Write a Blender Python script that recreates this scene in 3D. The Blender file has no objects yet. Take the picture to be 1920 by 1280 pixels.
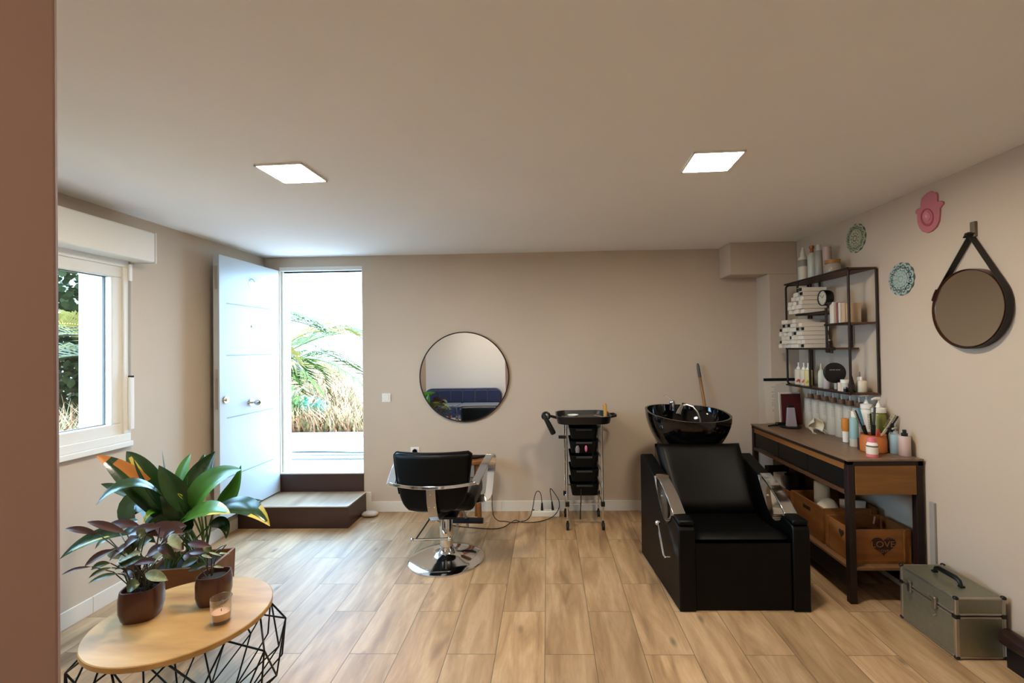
import bpy, bmesh, math, random
from mathutils import Vector, Matrix
random.seed(7)
S = bpy.context.scene
COL = S.collection
PI = math.pi
V = Vector

# ------------------------------------------------------------------ camera
YAW, PITCH, ROLL, FPX, PPX, PPY = .027, .0137, -.0144, 850., 1003., 641.3
CAM = V((0, 0, 1.55))
def _axes():
    cy, sy, cp, sp = math.cos(YAW), math.sin(YAW), math.cos(PITCH), math.sin(PITCH)
    fwd = V((-sy*cp, cy*cp, sp)); right = V((cy, sy, 0)); up = right.cross(fwd)
    c, s = math.cos(ROLL), math.sin(ROLL)
    return c*right+s*up, -s*right+c*up, fwd
AR, AU, AF = _axes()
cd = bpy.data.cameras.new('camera'); cam = bpy.data.objects.new('camera', cd); COL.objects.link(cam)
cd.sensor_width = 36; cd.lens = FPX/1920*36
cd.shift_x = (960-PPX)/1920; cd.shift_y = (PPY-640)/1920
cd.clip_start = .02; cd.clip_end = 200
cam.matrix_world = Matrix(((AR.x, AU.x, -AF.x, CAM.x), (AR.y, AU.y, -AF.y, CAM.y), (AR.z, AU.z, -AF.z, CAM.z), (0, 0, 0, 1)))
S.camera = cam
def ray(px, py): return ((px-PPX)/FPX)*AR + ((PPY-py)/FPX)*AU + AF
def aX(px, py, x): d = ray(px, py); return CAM + d*(x/d.x)
def aY(px, py, y): d = ray(px, py); return CAM + d*(y/d.y)
def aZ(px, py, z): d = ray(px, py); return CAM + d*((z-CAM.z)/d.z)

# ------------------------------------------------------------------ materials
def lin(h):
    h = h.lstrip('#'); o = []
    for i in (0, 2, 4):
        c = int(h[i:i+2], 16)/255
        o.append(c/12.92 if c <= .04045 else ((c+.055)/1.055)**2.4)
    return (*o, 1)
MATS = {}
def mat(name, hexc, rough=.5, metal=0., spec=.5, vary=0., vscale=8., bump=0., bscale=60., coat=0., emit=None, trans=0., alpha=1., ior=1.45, sheen=0., aniso=None):
    if name in MATS: return MATS[name]
    m = bpy.data.materials.new(name); m.use_nodes = True; nt = m.node_tree; N, L = nt.nodes, nt.links
    b = N['Principled BSDF']
    b.inputs['Base Color'].default_value = lin(hexc); b.inputs['Roughness'].default_value = rough
    b.inputs['Metallic'].default_value = metal; b.inputs['Specular IOR Level'].default_value = spec
    b.inputs['IOR'].default_value = ior
    if coat: b.inputs['Coat Weight'].default_value = coat; b.inputs['Coat Roughness'].default_value = .08
    if trans: b.inputs['Transmission Weight'].default_value = trans
    if sheen: b.inputs['Sheen Weight'].default_value = sheen
    if emit: b.inputs['Emission Color'].default_value = (*emit[0], 1); b.inputs['Emission Strength'].default_value = emit[1]
    tc = N.new('ShaderNodeTexCoord')
    if vary:
        n = N.new('ShaderNodeTexNoise'); n.inputs['Scale'].default_value = vscale; n.inputs['Detail'].default_value = 4
        mp = N.new('ShaderNodeMapping'); L.new(tc.outputs['Object'], mp.inputs[0]); L.new(mp.outputs[0], n.inputs['Vector'])
        if aniso: mp.inputs['Scale'].default_value = aniso
        r = N.new('ShaderNodeValToRGB'); c = V(lin(hexc)[:3])
        r.color_ramp.elements[0].position = .3; r.color_ramp.elements[1].position = .7
        r.color_ramp.elements[0].color = (*(c*(1-vary)), 1); r.color_ramp.elements[1].color = (*[min(1, x*(1+vary)) for x in c], 1)
        L.new(n.outputs['Fac'], r.inputs[0]); L.new(r.outputs[0], b.inputs['Base Color'])
    if bump:
        n = N.new('ShaderNodeTexNoise'); n.inputs['Scale'].default_value = bscale; n.inputs['Detail'].default_value = 3
        L.new(tc.outputs['Object'], n.inputs['Vector'])
        bp = N.new('ShaderNodeBump'); bp.inputs['Strength'].default_value = bump; bp.inputs['Distance'].default_value = .004
        L.new(n.outputs['Fac'], bp.inputs['Height']); L.new(bp.outputs[0], b.inputs['Normal'])
    MATS[name] = m
    return m
def wood(name, c1, c2, axis='Y', rough=.45, scale=9., stretch=.08, spec=.4, knots=True):
    """plank wood: streaky noise running along an axis, a few darker knots"""
    if name in MATS: return MATS[name]
    m = bpy.data.materials.new(name); m.use_nodes = True; nt = m.node_tree; N, L = nt.nodes, nt.links
    b = N['Principled BSDF']; b.inputs['Roughness'].default_value = rough; b.inputs['Specular IOR Level'].default_value = spec
    tc = N.new('ShaderNodeTexCoord'); mp = N.new('ShaderNodeMapping'); L.new(tc.outputs['Object'], mp.inputs[0])
    sc = [1, 1, 1]; sc['XYZ'.index(axis)] = stretch; mp.inputs['Scale'].default_value = sc
    n = N.new('ShaderNodeTexNoise'); n.inputs['Scale'].default_value = scale; n.inputs['Detail'].default_value = 6; n.inputs['Distortion'].default_value = .6
    L.new(mp.outputs[0], n.inputs['Vector'])
    n2 = N.new('ShaderNodeTexNoise'); n2.inputs['Scale'].default_value = scale*6; n2.inputs['Detail'].default_value = 3; L.new(mp.outputs[0], n2.inputs['Vector'])
    r = N.new('ShaderNodeValToRGB'); r.color_ramp.elements[0].position = .32; r.color_ramp.elements[1].position = .68
    r.color_ramp.elements[0].color = lin(c2); r.color_ramp.elements[1].color = lin(c1)
    L.new(n.outputs['Fac'], r.inputs[0])
    mx = N.new('ShaderNodeMix'); mx.data_type = 'RGBA'; mx.blend_type = 'MULTIPLY'; mx.inputs['Factor'].default_value = .3
    L.new(r.outputs[0], mx.inputs['A']); L.new(n2.outputs['Fac'], mx.inputs['B'])
    L.new(mx.outputs['Result'], b.inputs['Base Color'])
    MATS[name] = m
    return m

WALL = mat('greige_wall_paint', 'c4b4a2', .85, spec=.25, vary=.03, vscale=1.2, bump=.12, bscale=180)
WHITEWALL = mat('white_wall_paint', 'f5f1ea', .85, spec=.25, bump=.1, bscale=180)
CEIL = mat('white_ceiling_paint', 'efedeb', .9, spec=.2, vary=.02, vscale=.8, bump=.06, bscale=150)
JAMB = mat('dim_light_brown_jamb', '917162', .8, spec=.2, bump=.06, bscale=200)  # beige wall end; its dim warm light is put into the brown base colour
WHITE = mat('white_lacquer', 'e9e9e6', .35, spec=.5)
PVC = mat('white_window_plastic', 'e4e2dc', .4, spec=.5)
SKIRT = mat('white_skirting', 'dcd6cc', .45)
PLASTIC = mat('white_plastic', 'e6e3dc', .4)
CHROME = mat('chrome', 'd8d8d8', .09, metal=1)
STEEL = mat('brushed_steel', 'b9b7b3', .3, metal=1)
BLKLEATHER = mat('black_leatherette', '010101', .45, spec=.22, bump=.15, bscale=350)
BLKPLASTIC = mat('black_plastic', '0c0c0d', .35, spec=.5)
BLKGLOSS = mat('black_ceramic', '050505', .08, spec=.6)
BLKSTEEL = mat('black_painted_steel', '15110f', .45, metal=.3)
RUSTSTEEL = mat('dark_brown_steel', '2a1d19', .5, metal=.4)
RUBBER = mat('black_rubber', '101010', .7)
MIRROR = mat('mirror_glass', 'f2f2f2', .0, metal=1)
MIRROR2 = mat('mirror_glass_tinted', 'b9b2a6', .02, metal=1)
STONE = mat('pale_stone', 'b8ada2', .8, vary=.1, vscale=20)
OAK = wood('crate_pine', '9f6733', '70431c', 'Y', .5, 8, .12)
OAKX = wood('crate_pine_end', '9f6733', '70431c', 'X', .5, 8, .12)
DARKTILE = wood('dark_brown_wood_tile', '4a3029', '36211c', 'X', .35, 7, .1)
STEPTOP = wood('step_tread_tile', 'b59a80', '8e745d', 'Y', .28, 7, .1)

# ------------------------------------------------------------------ mesh builder
ORG = {}
class MB:
    def __init__(s): s.bm = bmesh.new(); s.mi = 0
    def face(s, vs):
        try: f = s.bm.faces.new(vs); f.material_index = s.mi; return f
        except ValueError: return None
    def v(s, p): return s.bm.verts.new(p)
    def quadbox(s, P):
        v = [s.v(p) for p in P]
        for q in ((0, 3, 2, 1), (4, 5, 6, 7), (0, 1, 5, 4), (1, 2, 6, 5), (2, 3, 7, 6), (3, 0, 4, 7)): s.face([v[i] for i in q])
        return s
    def box(s, x0, x1, y0, y1, z0, z1):
        return s.quadbox([(x0, y0, z0), (x1, y0, z0), (x1, y1, z0), (x0, y1, z0), (x0, y0, z1), (x1, y0, z1), (x1, y1, z1), (x0, y1, z1)])
    def obox(s, c, size, rot=(0, 0, 0), mat3=None):
        R = mat3 or (Matrix.Rotation(rot[2], 3, 'Z') @ Matrix.Rotation(rot[1], 3, 'Y') @ Matrix.Rotation(rot[0], 3, 'X'))
        a, b, d = [t/2 for t in size]
        return s.quadbox([V(c)+R@V(p) for p in ((-a, -b, -d), (a, -b, -d), (a, b, -d), (-a, b, -d), (-a, -b, d), (a, -b, d), (a, b, d), (-a, b, d))])
    def bar(s, p0, p1, w, h, up=(0, 0, 1)):
        p0, p1 = V(p0), V(p1); d = (p1-p0); L = d.length; d.normalize(); u = V(up)
        if abs(d.dot(u)) > .98: u = V((0, 1, 0))
        x = d.cross(u).normalized(); z = x.cross(d)
        return s.obox((p0+p1)/2, (w, L, h), mat3=Matrix((x, d, z)).transposed())
    def ring(s, c, a, b, r, n, ry=None):
        ry = r if ry is None else ry
        return [s.v(c+a*(r*math.cos(2*PI*i/n))+b*(ry*math.sin(2*PI*i/n))) for i in range(n)]
    def bridge(s, A, B):
        n = len(A)
        for i in range(n): s.face([A[i], A[(i+1) % n], B[(i+1) % n], B[i]])
    def cyl(s, p0, p1, r0, r1=None, n=20, caps=True):
        p0, p1 = V(p0), V(p1); r1 = r0 if r1 is None else r1
        d = (p1-p0).normalized(); a = d.orthogonal().normalized(); b = d.cross(a)
        A, B = s.ring(p0, a, b, r0, n), s.ring(p1, a, b, r1, n); s.bridge(A, B)
        if caps: s.face(A[::-1]); s.face(B)
        return s
    def tube(s, pts, r, n=8, closed=False, caps=True):
        pts = [V(p) for p in pts]; k = len(pts); rs = r if isinstance(r, (list, tuple)) else [r]*k
        tang = []
        for i in range(k):
            a = pts[i-1] if (i or closed) else pts[0]; b = pts[(i+1) % k] if (i < k-1 or closed) else pts[-1]
            tang.append((b-a).normalized())
        u = tang[0].orthogonal().normalized(); R = []
        for i in range(k):
            u = (u-tang[i]*u.dot(tang[i])); u = u.normalized() if u.length > 1e-6 else tang[i].orthogonal().normalized()
            R.append(s.ring(pts[i], u, tang[i].cross(u), rs[i], n))
        for i in range(k-1): s.bridge(R[i], R[i+1])
        if closed:  # match the twist
            best = min(range(n), key=lambda o: sum((R[0][(j+o) % n].co-R[-1][j].co).length for j in range(n)))
            s.bridge(R[-1], R[0][best:]+R[0][:best])
        elif caps: s.face(R[0][::-1]); s.face(R[-1])
        return s
    def lathe(s, prof, c=(0, 0, 0), n=28, sx=1, sy=1, M=None, loop=False):
        c = V(c); rings = []; M = M or Matrix.Identity(3)
        for r, z in prof:
            if r < 1e-5: rings.append(s.v(c+M@V((0, 0, z))))
            else: rings.append([s.v(c+M@V((r*sx*math.cos(2*PI*i/n), r*sy*math.sin(2*PI*i/n), z))) for i in range(n)])
        for A, B in zip(rings, rings[1:]):
            if isinstance(A, list) and isinstance(B, list): s.bridge(A, B)
            elif isinstance(B, list): [s.face([A, B[(i+1) % n], B[i]]) for i in range(n)]
            elif isinstance(A, list): [s.face([A[i], A[(i+1) % n], B]) for i in range(n)]
        if loop: s.bridge(rings[-1], rings[0]); return s
        if isinstance(rings[0], list): s.face(rings[0][::-1])
        if isinstance(rings[-1], list): s.face(rings[-1])
        return s
    def prism(s, poly, axis, a, b):
        """polygon of the two other axes (in XYZ order) pulled along an axis from a to b"""
        def P(u, w, t): return {'X': (t, u, w), 'Y': (u, t, w), 'Z': (u, w, t)}[axis]
        A = [s.v(P(u, w, a)) for u, w in poly]; B = [s.v(P(u, w, b)) for u, w in poly]
        s.bridge(A, B); s.face(A[::-1]); s.face(B)
        return s
    def ribbon(s, pts, wdir, w, t):
        """flat strip along pts; wdir = direction of its width, t = thickness"""
        pts = [V(p) for p in pts]; k = len(pts); R = []; W = V(wdir).normalized()
        for i in range(k):
            d = (pts[min(i+1, k-1)]-pts[max(i-1, 0)]).normalized(); ww = (W-d*W.dot(d)).normalized(); nn = d.cross(ww)
            wi = w[i] if isinstance(w, (list, tuple)) else w
            R.append([s.v(pts[i]+ww*(a*wi/2)+nn*(b*t/2)) for a, b in ((-1, -1), (1, -1), (1, 1), (-1, 1))])
        for i in range(k-1): s.bridge(R[i], R[i+1])
        s.face(R[0][::-1]); s.face(R[-1])
        return s
    def ball(s, c, rx, ry=None, rz=None, n=16, m=10):
        ry = rx if ry is None else ry; rz = rx if rz is None else rz
        prof = [(math.sin(PI*i/m), -math.cos(PI*i/m)*rz) for i in range(m+1)]
        return s.lathe(prof, c, n, rx, ry)
    def grid(s, fn, nu, nv):
        g = [[s.v(fn(i/nu, j/nv)) for j in range(nv+1)] for i in range(nu+1)]
        for i in range(nu):
            for j in range(nv): s.face([g[i][j], g[i+1][j], g[i+1][j+1], g[i][j+1]])
        return s
    def leaf(s, pts, w, fold=.25, nrm=(0, 0, 1), n=12, tipmat=None, peak=.45, petiole=0.):
        """a blade along a smooth curve; V-folded, widest at `peak`"""
        P = [V(p) for p in pts]
        def C(t):
            if len(P) == 3: return P[0]*(1-t)**2+P[1]*(2*t*(1-t))+P[2]*t*t
            return P[0]*(1-t)**3+P[1]*(3*t*(1-t)**2)+P[2]*(3*t*t*(1-t))+P[3]*t**3
        prev = None; mi = s.mi
        for i in range(n+1):
            t = i/n; c = C(t); d = (C(min(1, t+.02))-C(max(0, t-.02))).normalized()
            side = d.cross(V(nrm)); side = side.normalized() if side.length > 1e-4 else d.orthogonal().normalized()
            up = side.cross(d); q = max(0, (t-petiole)/(1-petiole))
            p = math.log(.5)/math.log(peak); hw = w/2*max(.02, math.sin(PI*min(1, q**p))**.85)
            row = [s.v(c+side*(k*hw)+up*(fold*hw*abs(k)*(1.4-.4*abs(k)))) for k in (-1, -.5, 0, .5, 1)]
            if prev:
                for j in range(4):
                    dry = {2: t > .93 or (t > .74 and j in (0, 3)), 3: t > .9 or (.45 < t < .85 and j > 1), 4: .5 < t < .9 and j == 1}.get(tipmat, False)
                    s.mi = tipmat if dry and tipmat != 4 else (2 if dry else mi); s.face([prev[j], prev[j+1], row[j+1], row[j]])
            prev = row
        s.mi = mi
        return s
    def build(s, name, mats, parent=None, smooth=35, bevel=0, seg=2, sub=0, local=False, solid=0, loc=None):
        me = bpy.data.meshes.new(name)
        bmesh.ops.recalc_face_normals(s.bm, faces=s.bm.faces)
        off = V((0, 0, 0)) if local or parent is None else ORG[parent.name]
        if loc is not None: off = V(loc)
        if off.length: bmesh.ops.translate(s.bm, verts=s.bm.verts, vec=-off)
        s.bm.to_mesh(me); s.bm.free()
        for m in (mats if isinstance(mats, (list, tuple)) else [mats]): me.materials.append(m)
        if smooth:
            me.polygons.foreach_set('use_smooth', [True]*len(me.polygons)); me.set_sharp_from_angle(angle=math.radians(smooth))
        o = bpy.data.objects.new(name, me); COL.objects.link(o)
        if loc is not None and parent is None: o.location = loc
        if parent is not None: o.parent = parent
        ORG[o.name] = V(loc) if (loc is not None and parent is None) else (ORG[parent.name].copy() if parent is not None else V((0, 0, 0)))
        if solid:
            md = o.modifiers.new('solidify', 'SOLIDIFY'); md.thickness = solid; md.offset = 0
        if bevel:
            md = o.modifiers.new('bevel', 'BEVEL'); md.width = bevel; md.segments = seg; md.limit_method = 'ANGLE'; md.angle_limit = math.radians(40)
        if sub:
            md = o.modifiers.new('subsurf', 'SUBSURF'); md.levels = sub; md.render_levels = sub
        return o
def thing(name, label, cat, loc, group=None):
    o = bpy.data.objects.new(name, None); COL.objects.link(o); o.location = loc; o.empty_display_size = .05
    o['label'] = label; o['category'] = cat
    if group: o['group'] = group
    ORG[o.name] = V(loc)
    return o
def tag(o, label, cat, group=None, kind=None):
    o['label'] = label; o['category'] = cat
    if group: o['group'] = group
    if kind: o['kind'] = kind
    return o
def struct(o): o['kind'] = 'structure'; return o
def dup(root, loc, label=None, group=None):
    r = root.copy(); COL.objects.link(r); r.location = loc; ORG[r.name] = V(loc)
    if label: r['label'] = label
    if group: r['group'] = group
    for ch in root.children:
        c = ch.copy(); COL.objects.link(c); c.parent = r
        for g in ch.children:
            d = g.copy(); COL.objects.link(d); d.parent = c
    return r
def text(name, body, size, loc, rot, m, parent=None, extrude=.0006, sx=1):
    cu = bpy.data.curves.new(name, 'FONT'); cu.body = body; cu.size = size; cu.extrude = extrude; cu.align_x = 'CENTER'; cu.align_y = 'CENTER'
    tmp = bpy.data.objects.new(name+'_tmp', cu); COL.objects.link(tmp); bpy.context.view_layer.update()
    me = bpy.data.meshes.new_from_object(tmp.evaluated_get(bpy.context.evaluated_depsgraph_get()))
    bpy.data.objects.remove(tmp); me.name = name
    me.transform(Matrix.Translation(V(loc)-(ORG[parent.name] if parent else V((0, 0, 0)))) @ rot.to_4x4() @ Matrix.Diagonal((sx, 1, 1, 1)))
    me.materials.clear(); me.materials.append(m)
    o = bpy.data.objects.new(name, me); COL.objects.link(o)
    if parent: o.parent = parent; ORG[o.name] = ORG[parent.name].copy()
    return o
ROT_FRONT = Matrix.Rotation(PI/2, 3, 'X')                                   # text facing -y
ROT_SIDE = Matrix.Rotation(-PI/2, 3, 'Z') @ Matrix.Rotation(PI/2, 3, 'X')    # text facing -x
LEDP, LEDC, SKYP, SUNP, EXPO, SKYC = 152., (1., .875, .70), 14.5, 14., .64, (.37, .67, 1.0)

# ------------------------------------------------------------------ room shell
D, XL, XR, ZC, YR = 4.35, -2.758, 2.24, 2.473, -1.55
DX0, DX1, DZ0, DZ1 = -2.605, -1.788, .376, 2.372       # doorway
WY0, WY1, WZ0, WZ1 = 1.56, 2.80, 1.05, 2.12             # window hole
TW = .217
def floor_mat():
    m = bpy.data.materials.new('oak_look_floor_tile'); m.use_nodes = True; nt = m.node_tree; N, L = nt.nodes, nt.links
    b = N['Principled BSDF']
    def mth(op, a, c=None, d=None):
        n = N.new('ShaderNodeMath'); n.operation = op
        for i, x in enumerate((a, c, d)):
            if x is None: continue
            if isinstance(x, (int, float)): n.inputs[i].default_value = x
            else: L.new(x, n.inputs[i])
        return n.outputs[0]
    geo = N.new('ShaderNodeNewGeometry'); sp = N.new('ShaderNodeSeparateXYZ'); L.new(geo.outputs['Position'], sp.inputs[0])
    u = mth('DIVIDE', mth('ADD', sp.outputs['X'], .035+2.505), .2505)
    col = mth('FLOOR', u); fu = mth('FRACT', u)
    odd = mth('MODULO', col, 2)
    v = mth('DIVIDE', mth('SUBTRACT', mth('ADD', sp.outputs['Y'], 6.88-2.318), mth('MULTIPLY', odd, .375)), .688)
    row = mth('FLOOR', v); fv = mth('FRACT', v)
    eu = mth('MULTIPLY', mth('MINIMUM', fu, mth('SUBTRACT', 1, fu)), .2505)
    ev = mth('MULTIPLY', mth('MINIMUM', fv, mth('SUBTRACT', 1, fv)), .688)
    edge = mth('MINIMUM', eu, ev)
    gr = N.new('ShaderNodeMapRange'); gr.inputs['From Min'].default_value = .0009; gr.inputs['From Max'].default_value = .0024; L.new(edge, gr.inputs['Value'])
    cv = N.new('ShaderNodeCombineXYZ'); L.new(col, cv.inputs[0]); L.new(row, cv.inputs[1])
    wn = N.new('ShaderNodeTexWhiteNoise'); wn.noise_dimensions = '2D'; L.new(cv.outputs[0], wn.inputs['Vector'])
    off = mth('MULTIPLY', wn.outputs['Value'], 37)
    gv = N.new('ShaderNodeCombineXYZ'); L.new(mth('ADD', mth('MULTIPLY', sp.outputs['X'], 1), off), gv.inputs[0]); L.new(mth('MULTIPLY', sp.outputs['Y'], .14), gv.inputs[1]); L.new(off, gv.inputs[2])
    n1 = N.new('ShaderNodeTexNoise'); n1.inputs['Scale'].default_value = 11; n1.inputs['Detail'].default_value = 5; n1.inputs['Distortion'].default_value = .9; L.new(gv.outputs[0], n1.inputs['Vector'])
    n2 = N.new('ShaderNodeTexNoise'); n2.inputs['Scale'].default_value = 95; n2.inputs['Detail'].default_value = 4; L.new(gv.outputs[0], n2.inputs['Vector'])
    gk = N.new('ShaderNodeCombineXYZ'); L.new(mth('ADD', sp.outputs['X'], off), gk.inputs[0]); L.new(mth('MULTIPLY', sp.outputs['Y'], .4), gk.inputs[1]); L.new(off, gk.inputs[2])
    vk = N.new('ShaderNodeTexVoronoi'); vk.inputs['Scale'].default_value = 5.5; L.new(gk.outputs[0], vk.inputs['Vector'])
    r = N.new('ShaderNodeValToRGB'); e = r.color_ramp.elements
    e[0].position = .28; e[0].color = lin('8d6d4c'); e[1].position = .66; e[1].color = lin('c6a680')
    x = r.color_ramp.elements.new(.45); x.color = lin('ae8c65')
    L.new(n1.outputs['Fac'], r.inputs[0])
    kn = N.new('ShaderNodeMapRange'); kn.inputs['From Min'].default_value = .03; kn.inputs['From Max'].default_value = .12; kn.inputs['To Min'].default_value = .42; L.new(vk.outputs['Distance'], kn.inputs['Value'])
    def mul(a, f, fac=1.):
        k = N.new('ShaderNodeMix'); k.data_type = 'RGBA'; k.blend_type = 'MULTIPLY'; k.inputs['Factor'].default_value = fac
        L.new(a, k.inputs['A']); L.new(f, k.inputs['B']); return k.outputs['Result']
    cc = mul(mul(r.outputs[0], n2.outputs['Fac'], .35), kn.outputs[0])
    tone = mth('ADD', mth('MULTIPLY', wn.outputs['Value'], .28), .9)
    cc = mul(cc, tone)
    g2 = N.new('ShaderNodeMix'); g2.data_type = 'RGBA'; L.new(gr.outputs[0], g2.inputs['Factor']); g2.inputs['A'].default_value = lin('5c4836'); L.new(cc, g2.inputs['B'])
    L.new(g2.outputs['Result'], b.inputs['Base Color'])
    rr = N.new('ShaderNodeMapRange'); rr.inputs['To Min'].default_value = .5; rr.inputs['To Max'].default_value = .62; L.new(n2.outputs['Fac'], rr.inputs['Value']); L.new(rr.outputs[0], b.inputs['Roughness'])
    b.inputs['Specular IOR Level'].default_value = .75
    bp = N.new('ShaderNodeBump'); bp.inputs['Strength'].default_value = .35; bp.inputs['Distance'].default_value = .002
    L.new(mth('ADD', gr.outputs[0], mth('MULTIPLY', n2.outputs['Fac'], .25)), bp.inputs['Height']); L.new(bp.outputs[0], b.inputs['Normal'])
    return m
struct(MB().box(XL-TW, XR+.15, YR-.15, D+.19, -.12, 0).build('floor', floor_mat(), smooth=0))
struct(MB().box(XL-TW, XR+.15, YR-.15, D+.19, ZC, ZC+.2).build('ceiling', CEIL, smooth=0))
b = MB()
b.box(XL-TW, DX0, D, D+.19, 0, ZC).box(DX1, XR+.15, D, D+.19, 0, ZC).box(DX0, DX1, D, D+.19, DZ1, ZC).box(DX0, DX1, D, D+.19, 0, DZ0-.012)
struct(b.build('wall_back', WALL, smooth=0))
b = MB()
b.box(XL-TW, XL, YR, WY0, 0, ZC).box(XL-TW, XL, WY1, D, 0, ZC).box(XL-TW, XL, WY0, WY1, 0, WZ0).box(XL-TW, XL, WY0, WY1, WZ1, ZC)
struct(b.build('wall_left', WALL, smooth=0))
struct(MB().box(XR, XR+.15, YR, D, 0, ZC).build('wall_right', WALL, smooth=0))
struct(MB().box(XL-TW, XR+.15, YR-.15, YR, 0, ZC).build('wall_rear', WHITEWALL, smooth=0))
struct(MB().box(1.648, XR, 4.1, D, 2.185, ZC).build('trim_1', WALL, smooth=0, bevel=.004))
struct(MB().box(1.99, XR, 4.1, D, 0, 2.185).build('trim_2', WALL, smooth=0, bevel=.004))
# jamb of the opening the photo is taken through, a few mm out of plumb
b = MB(); P0, P1 = aY(106, 0, .56), aY(114, 1280, .56); k = (P1.x-P0.x)/(P1.z-P0.z)
def jx(z, y): return (P0.x+k*(z-P0.z))*(y/.56)-(.003 if y < .56 else 0)
b.quadbox([(jx(0, .5)-.14, .5, 0), (jx(0, .5), .5, 0), (jx(0, .56), .56, 0), (jx(0, .56)-.14, .56, 0), (jx(ZC, .5)-.14, .5, ZC), (jx(ZC, .5), .5, ZC), (jx(ZC, .56), .56, ZC), (jx(ZC, .56)-.14, .56, ZC)])
struct(b.build('trim_3', JAMB, smooth=0, bevel=.003))
# skirting boards with joints
def skirt(name, segs, m=SKIRT):
    b = MB()
    for s_ in segs: b.box(*s_)
    return struct(b.build(name, m, smooth=0, bevel=.002))
sk = []; x = DX1+.02
for w in (.62, .688, .688, .688, .7):
    x1 = min(x+w-.0016, 1.99); sk.append((x, x1, D-.011, D, 0, .098)); x = x1+.0016
    if x1 >= 1.985: break
skirt('baseboard_back', sk)
sk = []; y = YR+.02
while y < D-.02:
    y1 = min(y+.6, D); sk.append((XL, XL+.011, y, y1-.0016, 0, .098)); y = y1
skirt('baseboard_left', sk)
skirt('baseboard_right', [(XR-.011, XR, YR+.02, 2.45, 0, .098), (XR-.011, XR, 2.4516, 4.1, 0, .098), (1.979, 1.99, 4.1, D-.011, 0, .098)])

# ------------------------------------------------------------------ entrance steps
t = thing('entrance_step', 'dark brown step with a light wood tread below the open door', 'step', (-2.26, 4.14, 0))
MB().box(XL+.012, -1.764, 3.94, D-.001, 0, .186).build('riser', DARKTILE, t, smooth=0, bevel=.002)
MB().box(XL+.012, -1.762, 3.936, D-.001, .186, .196).build('tread', STEPTOP, t, smooth=0, bevel=.001)
b = MB(); b.box(XL+.012, -1.760, 3.934, 3.939, .187, .1975).box(-1.7655, -1.760, 3.934, D-.001, .187, .1975)
b.build('edge_trim', mat('pale_edge_trim', 'cfc6bd', .4), t, smooth=0)
t = thing('doorway_sill', 'dark brown upper riser under the doorway opening', 'step', (-2.2, D, .2))
MB().box(DX0, DX1, D-.006, D+.012, .196, DZ0-.012).build('riser', DARKTILE, t, smooth=0)
MB().box(DX0, DX1, D-.008, D+.21, DZ0-.012, DZ0).build('threshold', mat('pale_threshold', 'cfc9c2', .5), t, smooth=0, bevel=.002)

# ------------------------------------------------------------------ door
b = MB()
b.box(DX0, DX1, D-.004, D+.1, DZ1-.032, DZ1+.004).box(DX0-.004, DX0+.018, D+.03, D+.1, DZ0, DZ1-.03).box(DX1-.018, DX1+.004, D+.03, D+.1, DZ0, DZ1-.03)
fr = struct(b.build('door_1', PVC, smooth=0, bevel=.002))
MB().box(DX0+.018, DX1-.018, D+.05, D+.062, DZ1-.046, DZ1-.032).build('seal', RUBBER, fr, smooth=0)
hx, hy, ex, ey = -2.602, 4.335, -2.614, 3.545        # hinge side and free edge of the inner face
dd = V((ex-hx, ey-hy, 0)).normalized(); dn = V((-dd.y, dd.x, 0))
if dn.x > 0: dn = -dn                              # thickness runs towards the left wall
ln = V((ex-hx, ey-hy, 0)).length; zb, zt = .208, 2.341
def dp(s_, q, z): p = V((hx, hy, 0))+dd*(ln*s_)+dn*q; return (p.x, p.y, z)
b = MB(); b.quadbox([dp(0, 0, zb), dp(1, 0, zb), dp(1, .05, zb), dp(0, .05, zb), dp(0, 0, zt), dp(1, 0, zt), dp(1, .05, zt), dp(0, .05, zt)])
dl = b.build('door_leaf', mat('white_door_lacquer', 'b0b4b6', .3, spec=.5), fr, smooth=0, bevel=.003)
groove = mat('door_groove', '7f8689', .5)
b = MB()
for z in (1.955, 1.53, 1.02, .54):
    b.quadbox([dp(.13, -.0006, z-.006), dp(.9, -.0006, z-.006), dp(.9, .004, z-.004), dp(.13, .004, z-.004), dp(.13, -.0006, z+.004), dp(.9, -.0006, z+.004), dp(.9, .004, z+.004), dp(.13, .004, z+.004)])
b.build('groove', groove, dl, smooth=0)
b = MB()
b.quadbox([dp(1.0005, .012, 1.10), dp(1.003, .012, 1.10), dp(1.003, .036, 1.10), dp(1.0005, .036, 1.10), dp(1.0005, .012, 1.42), dp(1.003, .012, 1.42), dp(1.003, .036, 1.42), dp(1.0005, .036, 1.42)])
b.quadbox([dp(1.0, .018, 1.325), dp(1.016, .018, 1.325), dp(1.016, .03, 1.325), dp(1.0, .03, 1.325), dp(1.0, .018, 1.345), dp(1.016, .018, 1.345), dp(1.016, .03, 1.345), dp(1.0, .03, 1.345)])
b.build('lock_plate', STEEL, dl, smooth=0)
b = MB()
b.quadbox([dp(1.0005, .012, 2.06), dp(1.003, .012, 2.06), dp(1.003, .036, 2.06), dp(1.0005, .036, 2.06), dp(1.0005, .012, 2.25), dp(1.003, .012, 2.25), dp(1.003, .036, 2.25), dp(1.0005, .036, 2.25)])
b.build('upper_lock_plate', STEEL, dl, smooth=0)
nx = -dn
def on_door(s_, z, q): p = V(dp(s_, 0, z)); return p+nx*q
b = MB(); b.cyl(on_door(.915, 1.17, 0), on_door(.915, 1.17, .01), .034, .03, 24).cyl(on_door(.915, 1.17, .01), on_door(.915, 1.17, .022), .014, n=16)
b.build('lock_rosette', CHROME, dl)
b = MB(); b.cyl(on_door(.53, 1.113, 0), on_door(.53, 1.113, .012), .036, .032, 24).cyl(on_door(.53, 1.113, .012), on_door(.53, 1.113, .05), .011, n=14)
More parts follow.
